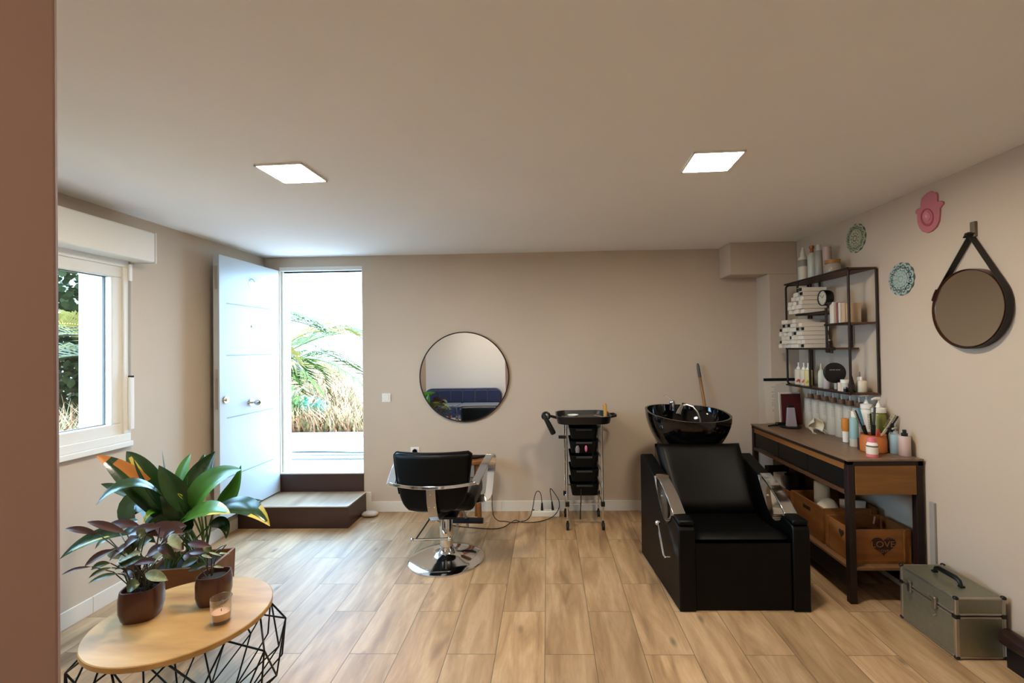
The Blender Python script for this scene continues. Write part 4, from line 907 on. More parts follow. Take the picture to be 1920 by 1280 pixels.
tag(MB().obox((2.12, 3.02, CB+.165), (.07, .012, .05), (0, .5, .6)).build('brown_packet', mat('brown_packet', '7d4a3a', .5), smooth=0, bevel=.002, loc=(2.12, 3.0, CB+.15)), 'brown packet sticking up in the heart crate', 'packet')
tag(MB().box(2.224, 2.2398, 2.700, 2.735, .0985, .62).build('cable_trunking', mat('trunking_grey_white', 'a09890', .5), smooth=0, bevel=.003, loc=(2.23, 2.72, .1)), 'pale vertical trunking strip on the right wall beside the console leg', 'trunking')

# ------------------------------------------------------------------ aluminium case
AX0, AX1, AY0, AY1 = 1.975, 2.217, 2.287, 2.64
ALU = mat('brushed_aluminium_panel', '8c8a76', .42, metal=.7, vary=.06, vscale=40); ALE = mat('aluminium_edge', 'b4aa9c', .35, metal=.9)
t = thing('aluminium_case', 'small silver metal case with black corners on the floor by the right wall', 'case', ((AX0+AX1)/2, (AY0+AY1)/2, 0))
MB().box(AX0+.004, AX1-.004, AY0+.004, AY1-.004, .006, .205).build('body', ALU, t, smooth=0)
ld = MB().box(AX0+.004, AX1-.004, AY0+.004, AY1-.004, .212, .299).build('lid', ALU, t, smooth=0)
MB().box(AX0+.008, AX1-.008, AY0+.008, AY1-.008, .2052, .2118).build('seam', RUBBER, t, smooth=0)
b = MB()
for z0, z1 in ((.004, .205), (.212, .303)):
    for x in (AX0, AX1-.018):
        for y in (AY0, AY1-.018): b.box(x, x+.018, y, y+.018, z0, z1)
for z in (.004, .195, .212, .288):
    b.box(AX0+.001, AX0+.012, AY0+.018, AY1-.018, z, z+.012).box(AX1-.012, AX1-.001, AY0+.018, AY1-.018, z, z+.012).box(AX0+.018, AX1-.018, AY0+.001, AY0+.012, z, z+.012).box(AX0+.018, AX1-.018, AY1-.012, AY1-.001, z, z+.012)
b.build('edge_profile', ALE, t, smooth=0, bevel=.004)
b = MB()
for x in (AX0, AX1):
    for y in (AY0, AY1):
        for z in (.01, .298): b.ball((x+(.007 if x == AX0 else -.007), y+(.007 if y == AY0 else -.007), z), .013, .013, .0095, 10, 8)
        b.box(x-(.002 if x == AX0 else .022), x+(.022 if x == AX0 else .002), y-(.002 if y == AY0 else .022), y+(.022 if y == AY0 else .002), .198, .219)
b.build('corner', BLKPLASTIC, t, bevel=.002)
for y in (2.405, 2.565):
    b = MB(); b.box(AX0-.010, AX0+.0005, y-.011, y+.011, .185, .245).cyl((AX0-.013, y-.018, .243), (AX0-.013, y+.018, .243), .006, n=10); lt = b.build('latch', STEEL, t, smooth=0, bevel=.002)
    MB().tube([(AX0-.006, y-.008, .16), (AX0-.008, y, .145), (AX0-.006, y+.008, .16)], .003, 6).build('lock_ring', STEEL, lt)
b = MB(); b.tube([(2.096, 2.39, .305), (2.096, 2.40, .325), (2.096, 2.42, .333), (2.096, 2.52, .333), (2.096, 2.54, .325), (2.096, 2.55, .305)], [.008, .011, .013, .013, .011, .008], 10); b.box(2.084, 2.108, 2.38, 2.40, .299, .309).box(2.084, 2.108, 2.54, 2.56, .299, .309); b.build('handle', BLKPLASTIC, ld, bevel=.002)
t = thing('dark_roller', 'dark brown cylinder at the skirting beside the silver case', 'roller', (2.16, 2.12, 0))
b = MB(); b.lathe([(0, 0), (.036, 0), (.042, .006), (.042, .2), (.036, .206), (0, .206)], (0, 0, 0), 28, M=Matrix.Rotation(PI/2, 3, 'X')); bmesh.ops.translate(b.bm, verts=b.bm.verts, vec=(2.184, 2.262, .133)); b.build('drum', mat('dark_brown_gloss', '2a1a17', .25), t)
MB().box(2.165, 2.2, 2.08, 2.24, 0, .095).build('stand', BLKPLASTIC, t, smooth=0, bevel=.003)

# ------------------------------------------------------------------ wall shelf
SX, WX, SY0, SY1, Z0, Z1 = 2.04, 2.226, 3.115, 3.915, 1.212, 2.055
t = thing('wall_shelf', 'dark pipe-frame wall shelf with wooden boards above the console', 'shelf', (2.235, 3.5, 1.2))
r = .0085
def loop(y, name='end_frame'):
    c_ = .03; P = [V((WX, y, Z0)), V((SX+c_, y, Z0))]+[V((SX+c_-c_*math.sin(a*PI/12), y, Z0+c_-c_*math.cos(a*PI/12))) for a in range(1, 6)]+[V((SX, y, Z0+c_)), V((SX, y, Z1-c_))]+[V((SX+c_-c_*math.cos(a*PI/12), y, Z1-c_+c_*math.sin(a*PI/12))) for a in range(1, 6)]+[V((SX+c_, y, Z1)), V((WX, y, Z1))]
    MB().tube(P, r, 10, closed=True).build(name, RUSTSTEEL, t)
loop(SY0); loop(SY1)
SW = wood('dark_shelf_wood', '6d4a33', '4a2f22', 'Y', .5, 8, .1)
def board(y0, y1, z, x0=SX-.004):
    MB().box(x0, WX, y0, y1, z-.012, z).build('shelf_board', SW, t, smooth=0, bevel=.002)
    MB().tube([(x0-.002, y0, z-.006), (x0-.002, y1, z-.006)], .0075, 8).build('shelf_rail', RUSTSTEEL, t)
board(SY0-.008, SY1+.008, Z1+.012); board(SY0-.008, SY1+.008, Z0+.006)
ZA, ZB, ZCc = 1.795, 1.697, 1.523
board(3.36, 3.75, ZA); board(SY0, 3.375, ZB); board(3.30, SY1, ZCc)
for x, y, z0, z1 in ((SX, 3.735, ZA, Z1), (SX, 3.365, ZCc, ZA+.02), (SX, 3.585, Z0, ZCc), (WX-.008, 3.735, ZA, Z1), (WX-.008, 3.365, ZCc, ZA), (WX-.008, 3.86, Z0, Z1)):
    MB().cyl((x, y, z0), (x, y, z1), r, n=10).build('post', RUSTSTEEL, t)
b = MB(); y, z = 3.29, ZCc-.006
b.cyl((SX-.01, 3.36, z), (SX-.01, 3.262, z), .011, n=12).cyl((SX-.01, 3.322, z), (SX-.01, 3.322, z+.05), .006, n=10).cyl((SX-.01, 3.352, z+.052), (SX-.01, 3.292, z+.052), .0055, n=8).cyl((SX-.01, 3.35, z-.018), (SX-.01, 3.31, z-.018), .012, n=12).cyl((SX-.01, 3.292, z), (SX-.01, 3.292, z-.032), .009, n=10)
b.build('valve_handle', RUSTSTEEL, t)
# clock: round case on its own pipe
t = thing('shelf_clock', 'small round black clock on the pipe at the middle of the wall shelf', 'clock', (SX-.02, 3.365, 1.885))
cc = V((SX-.02, 3.365, 1.888)); fd = V((-1, 0, 0)); Mc = Matrix((V((0, 0, 1)).cross(fd), V((0, 0, 1)), fd)).transposed()
MB().lathe([(0, -.05), (.05, -.05), (.057, -.035), (.0575, .008), (.053, .01), (.05, .002), (0, .001)], cc, 40, M=Mc).build('case', BLKPLASTIC, t)
MB().lathe([(0, .0015), (.0495, .0015), (.0495, .003), (0, .003)], cc, 40, M=Mc).build('dial', mat('clock_dial', 'b9b4a8', .5), t)
b = MB(); u_, v_ = Mc@V((1, 0, 0)), V((0, 0, 1))
for a, L, w_ in ((.9, .026, .004), (2.5, .036, .003)):
    d_ = u_*math.cos(a)+v_*math.sin(a); b.bar(cc+fd*.0045, cc+fd*.0045+d_*L, w_, .0012, fd)
b.build('clock_hand', mat('gold_brown', '6e5426', .4), t)
b = MB()
for i in range(12):
    d_ = u_*math.cos(i*PI/6)+v_*math.sin(i*PI/6); b.bar(cc+fd*.0034+d_*.038, cc+fd*.0034+d_*.045, .003, .001, fd)
b.build('hour_mark', BLKPLASTIC, t)
# ---- small bottles etc: every part a profile (r, z)
IV = mat('ivory_plastic', 'd9cfbd', .4); GW = mat('grey_white_plastic', 'b8b2a6', .45); TRANS = mat('milky_plastic', 'c4c4b8', .3, spec=.5)
def vessel(name, label, cat, loc, parts, group=None):
    o = thing(name, label, cat, loc, group)
    for pn, prof, m_ in parts:
        MB().lathe(prof, loc, 24).build(pn, m_, o, smooth=40)
    return o
def body(r, h, sh=.12, neck=.4): return [(0, 0), (r*.92, 0), (r, r*.12), (r, h*(1-sh)), (r*.85, h*(1-sh*.4)), (r*neck, h), (0, h)]
def cyl_(r, z0, z1, r2=None): return [(0, z0), (r, z0), (r2 or r, z1), (0, z1)]
TOPZ = Z1+.0125
p = aY(1505, 520, 3.78)
vessel('tall_bottle', 'tall white cone-capped bottle at the far end of the top shelf', 'bottle', (2.125, 3.80, TOPZ), [('body', body(.036, .205, .06, .8), IV), ('cap', [(0, .205), (.022, .205), (.018, .24), (.006, .285), (0, .285)], IV), ('label', [(.0365, .125), (.0365, .18)], mat('grey_print', '8d877d', .6))])
vessel('spray_bottle', 'clear bottle with copper sprayer, second on the top shelf', 'bottle', (2.14, 3.70, TOPZ), [('body', body(.032, .22, .2), TRANS), ('sprayer', [(0, .22), (.014, .22), (.012, .25), (.018, .255), (.018, .276), (0, .276)], mat('copper', 'a8693f', .3, metal=.8))])
vessel('silver_bottle', 'glossy grey bottle with clear cap, third on the top shelf', 'bottle', (2.135, 3.60, TOPZ), [('body', body(.03, .215, .05, .8), mat('silver_grey_plastic', 'a09a93', .15)), ('cap', cyl_(.02, .215, .262, .016), TRANS)])
vessel('rosy_tube', 'plain rosy tube standing near the wooden-lidded jar on the top shelf', 'tube', (2.15, 3.52, TOPZ), [('body', [(0, 0), (.026, 0), (.03, .225), (0, .225)], mat('rosy_plastic', 'b09a90', .4))])
vessel('jar', 'squat clear jar with a wooden lid on the top shelf', 'jar', (2.125, 3.415, TOPZ), [('body', [(0, 0), (.05, 0), (.055, .008), (.055, .065), (.047, .078), (0, .078)], mat('smoky_jar', '9b8f83', .12)), ('lid', [(0, .079), (.052, .079), (.052, .106), (0, .106)], wood('jar_lid_wood', 'b9843f', '9a6a2f', 'Y', .5, 9, .3))])
# cartons on the middle shelf
for i, (y, w_, h, hx_, lb) in enumerate(((3.335, .045, .155, 'd8cec1', 'white carton standing first on the small middle shelf by the clock'), (3.285, .016, .15, '8d5a5a', 'thin reddish carton second on the small middle shelf'), (3.262, .02, .145, 'd3cabd', 'thin white carton third on the small middle shelf'), (3.225, .034, .14, 'c0a585', 'tan carton fourth on the small middle shelf'), (3.187, .03, .135, 'b2987c', 'brownish carton last on the small middle shelf'))):
    tag(MB().box(2.06+.004*i, 2.16, y-w_/2, y+w_/2, ZB, ZB+h).build('carton', mat('carton_%s' % hx_, hx_, .6), smooth=0, bevel=.002, loc=(2.11, y, ZB)), lb, 'carton', 'cartons on the small middle shelf')
# white hair-colour cartons
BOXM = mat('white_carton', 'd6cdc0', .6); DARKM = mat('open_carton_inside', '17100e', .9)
def small_box(op):
    b = MB(); L, W, H, q = .19, .050, .0325, .0012
    if not op: b.box(0, L, 0, W-.002, 0, H-.0022)
    else:
        b.box(.006, L, 0, W-.002, 0, H-.0022); b.quadbox([(-.018, .004, H-.006), (.006, .002, H-.003), (.006, W-.004, H-.003), (-.018, W-.008, H-.008), (-.018, .004, H-.005), (.006, .002, H-.002), (.006, W-.004, H-.002), (-.018, W-.008, H-.007)])
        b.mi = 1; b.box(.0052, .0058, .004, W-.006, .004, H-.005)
    return b.build('carton_box', [BOXM, DARKM], smooth=0, local=True)
PR = [small_box(0), small_box(1)]; used = [0, 0]; ORD = ['nearest', 'second', 'third', 'fourth', 'fifth', 'sixth', 'seventh', 'eighth']; LAY = ['bottom', 'second', 'third', 'fourth', 'fifth', 'sixth', 'seventh', 'eighth']
rb = random.Random(11)
def put(loc, op, lb, grp):
    o = PR[op] if not used[op] else PR[op].copy()
    if used[op]: COL.objects.link(o)
    used[op] = 1; o.location = loc; tag(o, lb, 'carton', grp); ORG[o.name] = V(loc)
def stack(x0, y0, z0, cols, opens, nm, grp):
    for ci, n_ in enumerate(cols):
        for k in range(n_):
            op = 1 if (ci, k) in opens else 0
            put((x0+rb.uniform(-.012, .012), y0+ci*.0515+rb.uniform(-.0005, .0005), z0+k*.033), op, ('small %swhite carton, %s stack on the wall shelf, %s column, %s layer') % ('open ' if op else '', nm, ORD[ci], LAY[k]), grp)
stack(1.975, 3.548, ZCc+.001, [6, 5, 7, 6, 7, 7, 5], {(0, 0), (0, 4), (1, 4), (2, 3), (3, 2), (4, 5), (6, 1), (6, 4), (5, 5), (6, 2)}, 'lower', 'white cartons on the lower board')
stack(1.975, 3.545, ZA+.001, [6, 5, 5, 3], {(0, 5), (1, 2), (0, 4)}, 'upper', 'white cartons on the upper board')
# bottom board
BZ = Z0+.0065
PT = {'a': mat('label_red_flower', 'b5432f', .6), 'b': mat('label_orange_flower', 'c9692f', .6), 'c': mat('label_yellow_flower', 'c3a53c', .6)}
LABM = mat('ivory_label', 'e0d5bd', .5); YEL = mat('ivory_yellow_label', 'd9c98f', .5)
for i, (y, k, lb) in enumerate(((3.855, 'a', 'white spray bottle with a red flower print, far end of the bottom board'), (3.775, 'b', 'white spray bottle with an orange flower print, second on the bottom board'), (3.715, 'c', 'white spray bottle with a yellow flower print, third on the bottom board'))):
    o = vessel('flower_print_bottle', lb, 'bottle', (2.10, y, BZ), [('body', body(.029, .128, .05, .85), IV if k != 'c' else YEL), ('sprayer', [(0, .128), (.017, .128), (.013, .146), (.0065, .15), (.0065, .182), (0, .182)], PLASTIC)], 'flower print bottles on the bottom board')
    b = MB()
    for j, (da, dz, sz) in enumerate(((.0, .035, .011), (.45, .030, .008), (-.4, .028, .009), (.15, .022, .006), (-.15, .042, .006))):
        a = PI+1.07+da; c_ = V((2.10+.0295*math.cos(a), y+.0295*math.sin(a), BZ+dz)); b.obox(c_, (.001, sz*1.8, sz*1.5), (.6*j, 0, a))
    b.build('flower_print', PT[k], o, smooth=0)
for i, (x, y, h, r_, m_, lb) in enumerate(((2.10, 3.545, .135, .022, TRANS, 'milky slim bottle right behind the middle pipe on the bottom board'), (2.13, 3.49, .14, .026, IV, 'white nozzle bottle left of the black disc on the bottom board'), (2.08, 3.445, .105, .024, mat('lilac_grey_bottle', 'b4a8a6', .4), 'lilac-grey bottle partly behind the black disc'), (2.13, 3.395, .12, .024, IV, 'white nozzle bottle behind the black disc'))):
    vessel('nozzle_bottle', lb, 'bottle', (x, y, BZ), [('body', body(r_, h, .25, .4), m_), ('nozzle', [(0, h), (r_*.35, h), (.003, h+.05), (0, h+.05)], m_)], 'nozzle bottles on the bottom board')
t = thing('black_disc', 'round black pack with small pale lettering standing on the bottom board', 'pack', (2.075, 3.33, BZ))
fd = V((-.1, -.995, 0)); Mc = Matrix((V((0, 0, 1)).cross(fd), V((0, 0, 1)), fd)).transposed(); cc = V((2.06, 3.315, BZ+.125)); u_ = Mc@V((1, 0, 0))
MB().lathe([(0, -.012), (.07, -.012), (.073, -.008), (.073, .008), (.07, .012), (0, .012)], cc, 48, M=Mc).build('pack', BLKPLASTIC, t)
b = MB()
for k, x in enumerate((-.037, -.029, -.021, -.013, -.005, .006, .014, .022, .03)):
    for q in ((-.0022, 0), (.0022, 0)) if k % 2 else ((0, .003), (-.002, -.002)): b.obox(cc+fd*.0125+u_*(x+q[0])+V((0, 0, .022+q[1])), (.0022, .0065 if k % 2 else .004, .0006), mat3=Mc)
b.build('lettering', mat('pale_print', 'a8a49d', .6), t, smooth=0)
t = MB().lathe([(0, 0), (.008, 0), (.008, .1), (0, .1)], (2.1, 3.342, BZ), 12); t.box(2.07, 2.12, 3.32, 3.36, BZ, BZ+.003); t = tag(t.build('disc_stand', BLKPLASTIC, loc=(2.1, 3.342, BZ)), 'black foot holding up the round black pack', 'stand')
vessel('cream_pot', 'small clear pot with a white lid in front of the black disc', 'pot', (2.03+.05, 3.235, BZ), [('body', [(0, 0), (.024, 0), (.026, .06), (0, .06)], TRANS), ('lid', cyl_(.028, .06, .082), PLASTIC)])
vessel('dropper_bottle', 'small dark dropper bottle with a black cone cap beside the front pipe', 'bottle', (2.085, 3.175, BZ), [('body', body(.02, .06, .1, .6), mat('dark_amber_glass', '2e211a', .15)), ('cap', [(0, .06), (.017, .06), (.006, .11), (0, .112)], BLKPLASTIC)])
tag(MB().obox((2.07, 3.262, BZ+.03), (.032, .032, .06), (0, 0, .5)).build('small_carton', mat('pinkish_carton', 'd2bdb0', .6), smooth=0, bevel=.002, loc=(2.07, 3.262, BZ)), 'small pinkish carton on the bottom board under the black disc', 'carton')
vessel('chrome_pot', 'tiny chrome-capped pot at the front edge of the bottom board', 'pot', (2.062, 3.205, BZ), [('body', cyl_(.012, 0, .022), BLKPLASTIC), ('cap', cyl_(.011, .022, .034), CHROME)])
vessel('ivory_bottle', 'ivory bottle with a short neck at the near end of the bottom board', 'bottle', (2.15, 3.175, BZ), [('body', body(.034, .082, .15, .35), IV), ('neck', cyl_(.011, .082, .105, .009), PLASTIC)])
vessel('thin_bottle', 'thin clear bottle behind the ivory bottle on the bottom board', 'bottle', (2.195, 3.255, BZ), [('body', body(.018, .1, .1, .5), TRANS), ('nozzle', cyl_(.006, .1, .135, .004), mat('grey_clip', '777069', .4))])

# ------------------------------------------------------------------ things on the console
T = KZ+.0005
def on(px, py): p = aZ(px, py, T); return (p.x, p.y, T)
t = thing('price_board', 'white printed board with a black top bar leaning at the far end of the console', 'board', (2.07, 4.06, T))
Mb = Matrix.Rotation(-.06, 3, 'X')
def bp(x, q, z): return V((x, 4.068, T))+Mb@V((0, q, z))
bw0, bw1 = 1.925, 2.20
b = MB(); b.quadbox([bp(bw0, 0, 0), bp(bw1, 0, 0), bp(bw1, .006, 0), bp(bw0, .006, 0), bp(bw0, 0, .37), bp(bw1, 0, .37), bp(bw1, .006, .37), bp(bw0, .006, .37)]); b.build('sheet', mat('paper_board', 'cfc6ba', .6), t, smooth=0)
b = MB(); b.quadbox([bp(bw0-.004, -.004, .37), bp(bw1, -.004, .37), bp(bw1, .01, .37), bp(bw0-.004, .01, .37), bp(bw0-.004, -.004, .395), bp(bw1, -.004, .395), bp(bw1, .01, .395), bp(bw0-.004, .01, .395)]); b.build('top_bar', BLKPLASTIC, t, smooth=0)
b = MB(); q = random.Random(4)
for z, w_ in ((.315, .07), (.27, .06), (.243, .05), (.228, .065), (.2, .03), (.178, .05), (.164, .055), (.15, .05), (.115, .05), (.103, .055)):
    x = 1.985
    while x < 1.985+w_: l = q.uniform(.006, .014); b.quadbox([bp(x, -.0005, z), bp(x+l, -.0005, z), bp(x+l, .0, z), bp(x, .0, z), bp(x, -.0005, z+.005), bp(x+l, -.0005, z+.005), bp(x+l, .0, z+.005), bp(x, .0, z+.005)]); x += l+.004
b.build('printed_line', mat('grey_print', '8d877d', .6), t, smooth=0)
ar = [(1.985, T), (2.19, T), (2.19, T+.32), (2.17, T+.345), (2.13, T+.36), (2.05, T+.36), (2.005, T+.345), (1.985, T+.31)]
tag(MB().prism(ar, 'Y', 4.035, 4.041).build('arched_card', mat('arched_card_grey', 'bdb5aa', .6), smooth=0, loc=(2.09, 4.038, T)), 'pale round-topped card standing behind the dark red notebook', 'card')
t = thing('notebook', 'dark red spiral notebook standing on the console', 'notebook', (2.06, 3.93, T))
R_ = Matrix.Rotation(.1, 3, 'Z') @ Matrix.Rotation(-.06, 3, 'X'); nb = V((2.10, 3.975, T))
def np_(x, y, z): return nb+R_@V((x, y, z))
b = MB(); b.quadbox([np_(*p) for p in ((-.085, -.006, 0), (.085, -.006, 0), (.085, .006, 0), (-.085, .006, 0), (-.085, -.006, .265), (.085, -.006, .265), (.085, .006, .265), (-.085, .006, .265))]); b.build('cover', mat('dark_red_cover', '4d1418', .5), t, smooth=0)
b = MB(); b.quadbox([np_(*p) for p in ((-.1, .0062, 0), (.088, .0062, 0), (.088, .016, 0), (-.1, .016, 0), (-.1, .0062, .28), (.088, .0062, .28), (.088, .016, .28), (-.1, .016, .28))]); b.build('page_block', mat('paper_white', 'dcd5c8', .7), t, smooth=0)
b = MB()
for i in range(22): b.tube([np_(-.088+.009*math.cos(a*PI/4), .002+.009*math.sin(a*PI/4), .012+i*.0115) for a in range(8)], .0014, 5, closed=True)
b.build('spiral_binding', STEEL, t)
x, y, z = on(1482, 801)
t = thing('charger_dish', 'round grey-black dish on the console with a pale upright stand on it', 'dish', (x, y, T))
MB().lathe([(0, 0), (.075, 0), (.083, .008), (.083, .012), (.072, .012), (.066, .009), (0, .009)], (x, y, T), 48).build('dish', mat('dark_grey_plastic', '232224', .3), t)
t = thing('card_stand', 'pale lilac-grey stand standing on the round dark dish', 'stand', (x, y, T+.0095))
b = MB(); b.quadbox([(x-.03, y-.02, T+.0095), (x+.045, y-.025, T+.0095), (x+.045, y+.02, T+.0095), (x-.03, y+.02, T+.0095), (x-.022, y-.01, T+.165), (x+.034, y-.012, T+.165), (x+.034, y+.012, T+.165), (x-.022, y+.012, T+.165)])
b.build('block', mat('lilac_grey_plastic', '9c94a0', .45), t, smooth=0, bevel=.004)
MB().box(x-.018, x+.03, y-.008, y+.01, T+.166, T+.185).build('top_clip', BLKPLASTIC, t, smooth=0, bevel=.003)
t = thing('hair_brush', 'black brush lying on the console in front of the price board', 'brush', on(1452, 793))
a0, a1 = V(on(1441, 800)), V(on(1474, 797))
MB().tube([a0+V((0, 0, .008)), a0*.6+a1*.4+V((0, 0, .011))], [.006, .009], 10).build('handle', BLKPLASTIC, t)
MB().tube([a0*.6+a1*.4+V((0, 0, .0165)), a0*.55+a1*.45+V((0, 0, .0165)), a1+V((0, 0, .0165))], [.008, .016, .014], 12).build('brush_head', BLKPLASTIC, t)
# face mask
x, y, z = on(1532, 812)
t = thing('face_mask', 'white folded face mask lying on the console in front of the tall bottles', 'mask', (x, y, T))
def mk(u, w):
    a = (u-.5)*2; e = math.sin(PI*w); return V((x-.005+.062*a*(.55+.45*e)+.01*w, y+.03-.05*abs(a)**1.6+.03*math.sin(w*PI), T+.036+.085*w-.02*a*a*(1-w)-.03*abs(a)*w))
b = MB().grid(mk, 24, 16); b.build('cup', mat('mask_fabric', 'd9d2c0', .85), t, smooth=80, solid=.003)
for sx_ in (-1, 1):
    p = V((x+sx_*.045, y+.0, T+.035)); MB().tube([p, p+V((sx_*.012, -.03, -.012)), p+V((sx_*.004-.01, -.055, -.028)), p+V((sx_*-.012, -.05, -.029)), p+V((0, -.01, -.02))], .0018, 5).build('ear_loop', mat('mask_fabric', 'd9d2c0', .85), t)
# tall bottles with brown collars along the wall
BRC = mat('brown_cap', '8a5f42', .5); TB = mat('grey_white_bottle', 'bab4a7', .5)
yy = [3.84, 3.74, 3.64, 3.54, 3.44, 3.345, 3.25]; WD = ['farthest', 'second farthest', 'third farthest', 'middle', 'third nearest', 'second nearest', 'nearest']
proto = None
for i, y in enumerate(yy):
    lb = '%s of the seven tall pale bottles with brown caps along the wall' % WD[i]
    if proto is None:
        proto = vessel('pump_bottle', lb, 'bottle', (2.185, y, T), [('body', [(0, 0), (.042, 0), (.046, .006), (.046, .235), (.042, .243), (0, .243)], TB), ('collar', [(0, .243), (.022, .243), (.024, .25), (.022, .28), (0, .28)], BRC), ('pump', [(0, .28), (.006, .28), (.006, .312), (0, .312)], PLASTIC)], 'tall pale bottles along the wall')
        b = MB()
        for k in range(6):
            for da in (-.22, 0, .22): an = PI+1.0+da; b.obox((2.185+.0465*math.cos(an), y+.0465*math.sin(an), T+.2-.012*k), (.0008, .009, .0035), (0, 0, an))
        b.build('label_print', mat('grey_print', '8d877d', .6), proto, smooth=0)
    else: dup(proto, (2.185, y, T), lb)
x, y, z = on(1586, 828)
vessel('orange_tube', 'orange tube standing on a white cap beside the tall pale bottles', 'tube', (x, y, T), [('cap', cyl_(.018, 0, .075, .02), PLASTIC), ('body', [(0, .0755), (.02, .0755), (.026, .10), (.024, .165), (0, .168)], mat('orange_plastic', 'd0873a', .4))])
x, y, z = on(1602, 836)
vessel('blue_bottle', 'pale blue clear bottle with white cap just left of the combs', 'bottle', (x, y, T), [('base_label', cyl_(.0265, 0, .05), GW), ('body', [(0, .0505), (.026, .0505), (.026, .18), (.018, .195), (0, .195)], mat('pale_blue_plastic2', '8fb2b4', .25)), ('cap', cyl_(.016, .195, .235), PLASTIC)])
x, y, z = on(1611, 842)
vessel('dark_stick', 'slim dark brown stick standing left of the orange cup', 'stick', (x, y, T), [('body', cyl_(.0095, 0, .075), mat('maroon_gloss', '3a1719', .3))])
x, y, z = on(1619, 828)
vessel('red_bottle', 'small white bottle with a red cap half behind the orange cup', 'bottle', (2.118, 3.052, T), [('body', body(.018, .06, .1, .7), PLASTIC), ('cap', cyl_(.014, .06, .095, .012), mat('red_plastic', 'b23a3c', .4))])
# cup with combs
x, y = CUX, CUY = 2.075, 2.965
CUPM = mat('terracotta_orange', 'b9682e', .5)
t = thing('comb_cup', 'orange clay cup full of combs on the console', 'cup', (x, y, T))
MB().lathe([(0, 0), (.066, 0), (.072, .006), (.073, .08), (.066, .092), (.066, .107), (.07, .112), (.065, .112), (.06, .1), (.064, .075), (.064, .012), (0, .01)], (x, y, T), 48).build('cup', CUPM, t)
def comb(label, px0, px1, y0, y1, w_, m_, name='comb', teeth=True, tip=None):
    A = V((CUX+px0, CUY+y0, T+.03)); B = V(px1); t = thing(name, label, name.replace('_', ' '), A, 'combs in the orange cup')
    d_ = (B-A).normalized(); MB().bar(A, A+(B-A)*.55, w_*.6, .008, (0, 1, 0)).build('handle', m_, t, smooth=0, bevel=.003)
    b = MB(); b.bar(A+(B-A)*.552, B, w_*.4, .006, (0, 1, 0)); sd = d_.cross(V((0, 1, 0))).normalized()
    b2 = MB()
    for i in range(12): p = A+(B-A)*(.57+.41*i/11); b2.bar(p, p+sd*w_*.75, .0022, .004, (0, 1, 0))
    b.build('spine', tip or m_, t, smooth=0, bevel=.002); b2.build('teeth', tip or m_, t, smooth=0)
BLUE = mat('blue_plastic', '4f93b0', .4)
comb('black comb with a pink band leaning far to the left in the orange cup', -.02, aY(1604, 769, CUY), .0, 0, .02, BLKPLASTIC)
comb('blue-backed paddle brush leaning left in the orange cup', -.01, aY(1610, 765, CUY+.03), .02, 0, .034, BLKPLASTIC, tip=BLUE)
comb('tall black comb leaning left of centre in the orange cup', -.005, aY(1632, 775, CUY-.01), -.01, 0, .026, mat('black_brown_plastic', '1c1416', .4))
comb('grey-toothed black comb standing upright in the orange cup', .005, aY(1640, 763, CUY+.02), .01, 0, .036, BLKPLASTIC, tip=mat('dark_grey_plastic2', '4b4a4f', .4))
comb('ivory comb leaning right in the orange cup', .015, aY(1679, 777, CUY), .005, 0, .03, mat('ivory_comb', 'c9bfa6', .5))
comb('black comb with a blue tip leaning furthest right in the orange cup', .025, aY(1684, 780, CUY-.015), -.005, 0, .022, BLKPLASTIC)
t = tag(MB().quadbox([V((CUX-.014, CUY-.04, T+.07)), V((CUX+.03, CUY-.035, T+.07)), V((CUX+.03, CUY-.025, T+.07)), V((CUX-.014, CUY-.03, T+.07)), V((CUX+.005, CUY-.036, T+.155)), V((CUX+.012, CUY-.035, T+.155)), V((CUX+.012, CUY-.03, T+.155)), V((CUX+.005, CUY-.03, T+.155))]).build('red_clip', mat('red_clip', 'c8413a', .35), smooth=0, bevel=.002, loc=(CUX, CUY-.03, T+.07)), 'bright red clip sticking up at the front of the orange cup', 'clip')
# white pump bottles behind the cup
def pump(label, x, y, m_, r_, h, sw):
    o = thing('soap_bottle', label, 'bottle', (x, y, T), 'white pump dispensers')
    MB().lathe(body(r_, h, .08, .7), (x, y, T), 28).build('body', m_, o, smooth=40)
    MB().lathe([(0, h), (r_*.98, h), (r_*.98, h+.028), (r_*.4, h+.034), (.008, h+.062), (0, h+.062)], (x, y, T), 28).build('cap', PLASTIC, o, smooth=40)
    b = MB(); b.cyl((x, y, T+h+.062), (x, y, T+h+.085), .004, n=8).tube([(x+.01, y, T+h+.09), (x-.025, y-.02*sw, T+h+.092), (x-.05, y-.045*sw, T+h+.086)], [.011, .009, .006], 8); b.build('pump_head', PLASTIC, o)
p1, p2 = aY(1631, 800, 3.07), aY(1651, 800, 3.02)
pump('white pump dispenser with white body behind the orange cup', 2.16, 3.145, PLASTIC, .036, .25, .2)
pump('white pump dispenser with green body behind the orange cup', 2.18, 3.06, mat('olive_green_plastic', '7d7d38', .35), .042, .235, .2)
x, y, z = on(1640, 857)
vessel('pink_bottle', 'pink-capped bottle with white label in front of the orange cup', 'bottle', (x, y+.02, T), [('base', cyl_(.031, 0, .018), mat('pink_cap', 'd9737c', .4)), ('label', cyl_(.0315, .0182, .06), mat('label_white', 'ded6c9', .5)), ('band', cyl_(.030, .0602, .07), mat('grey_brown_band', '6d625a', .5)), ('shoulder', [(0, .0702), (.031, .0702), (.024, .088), (0, .088)], PLASTIC), ('cap', cyl_(.0235, .0882, .116, .021), mat('pink_cap', 'd9737c', .4))])
x, y, z = (2.172, 2.875, T)
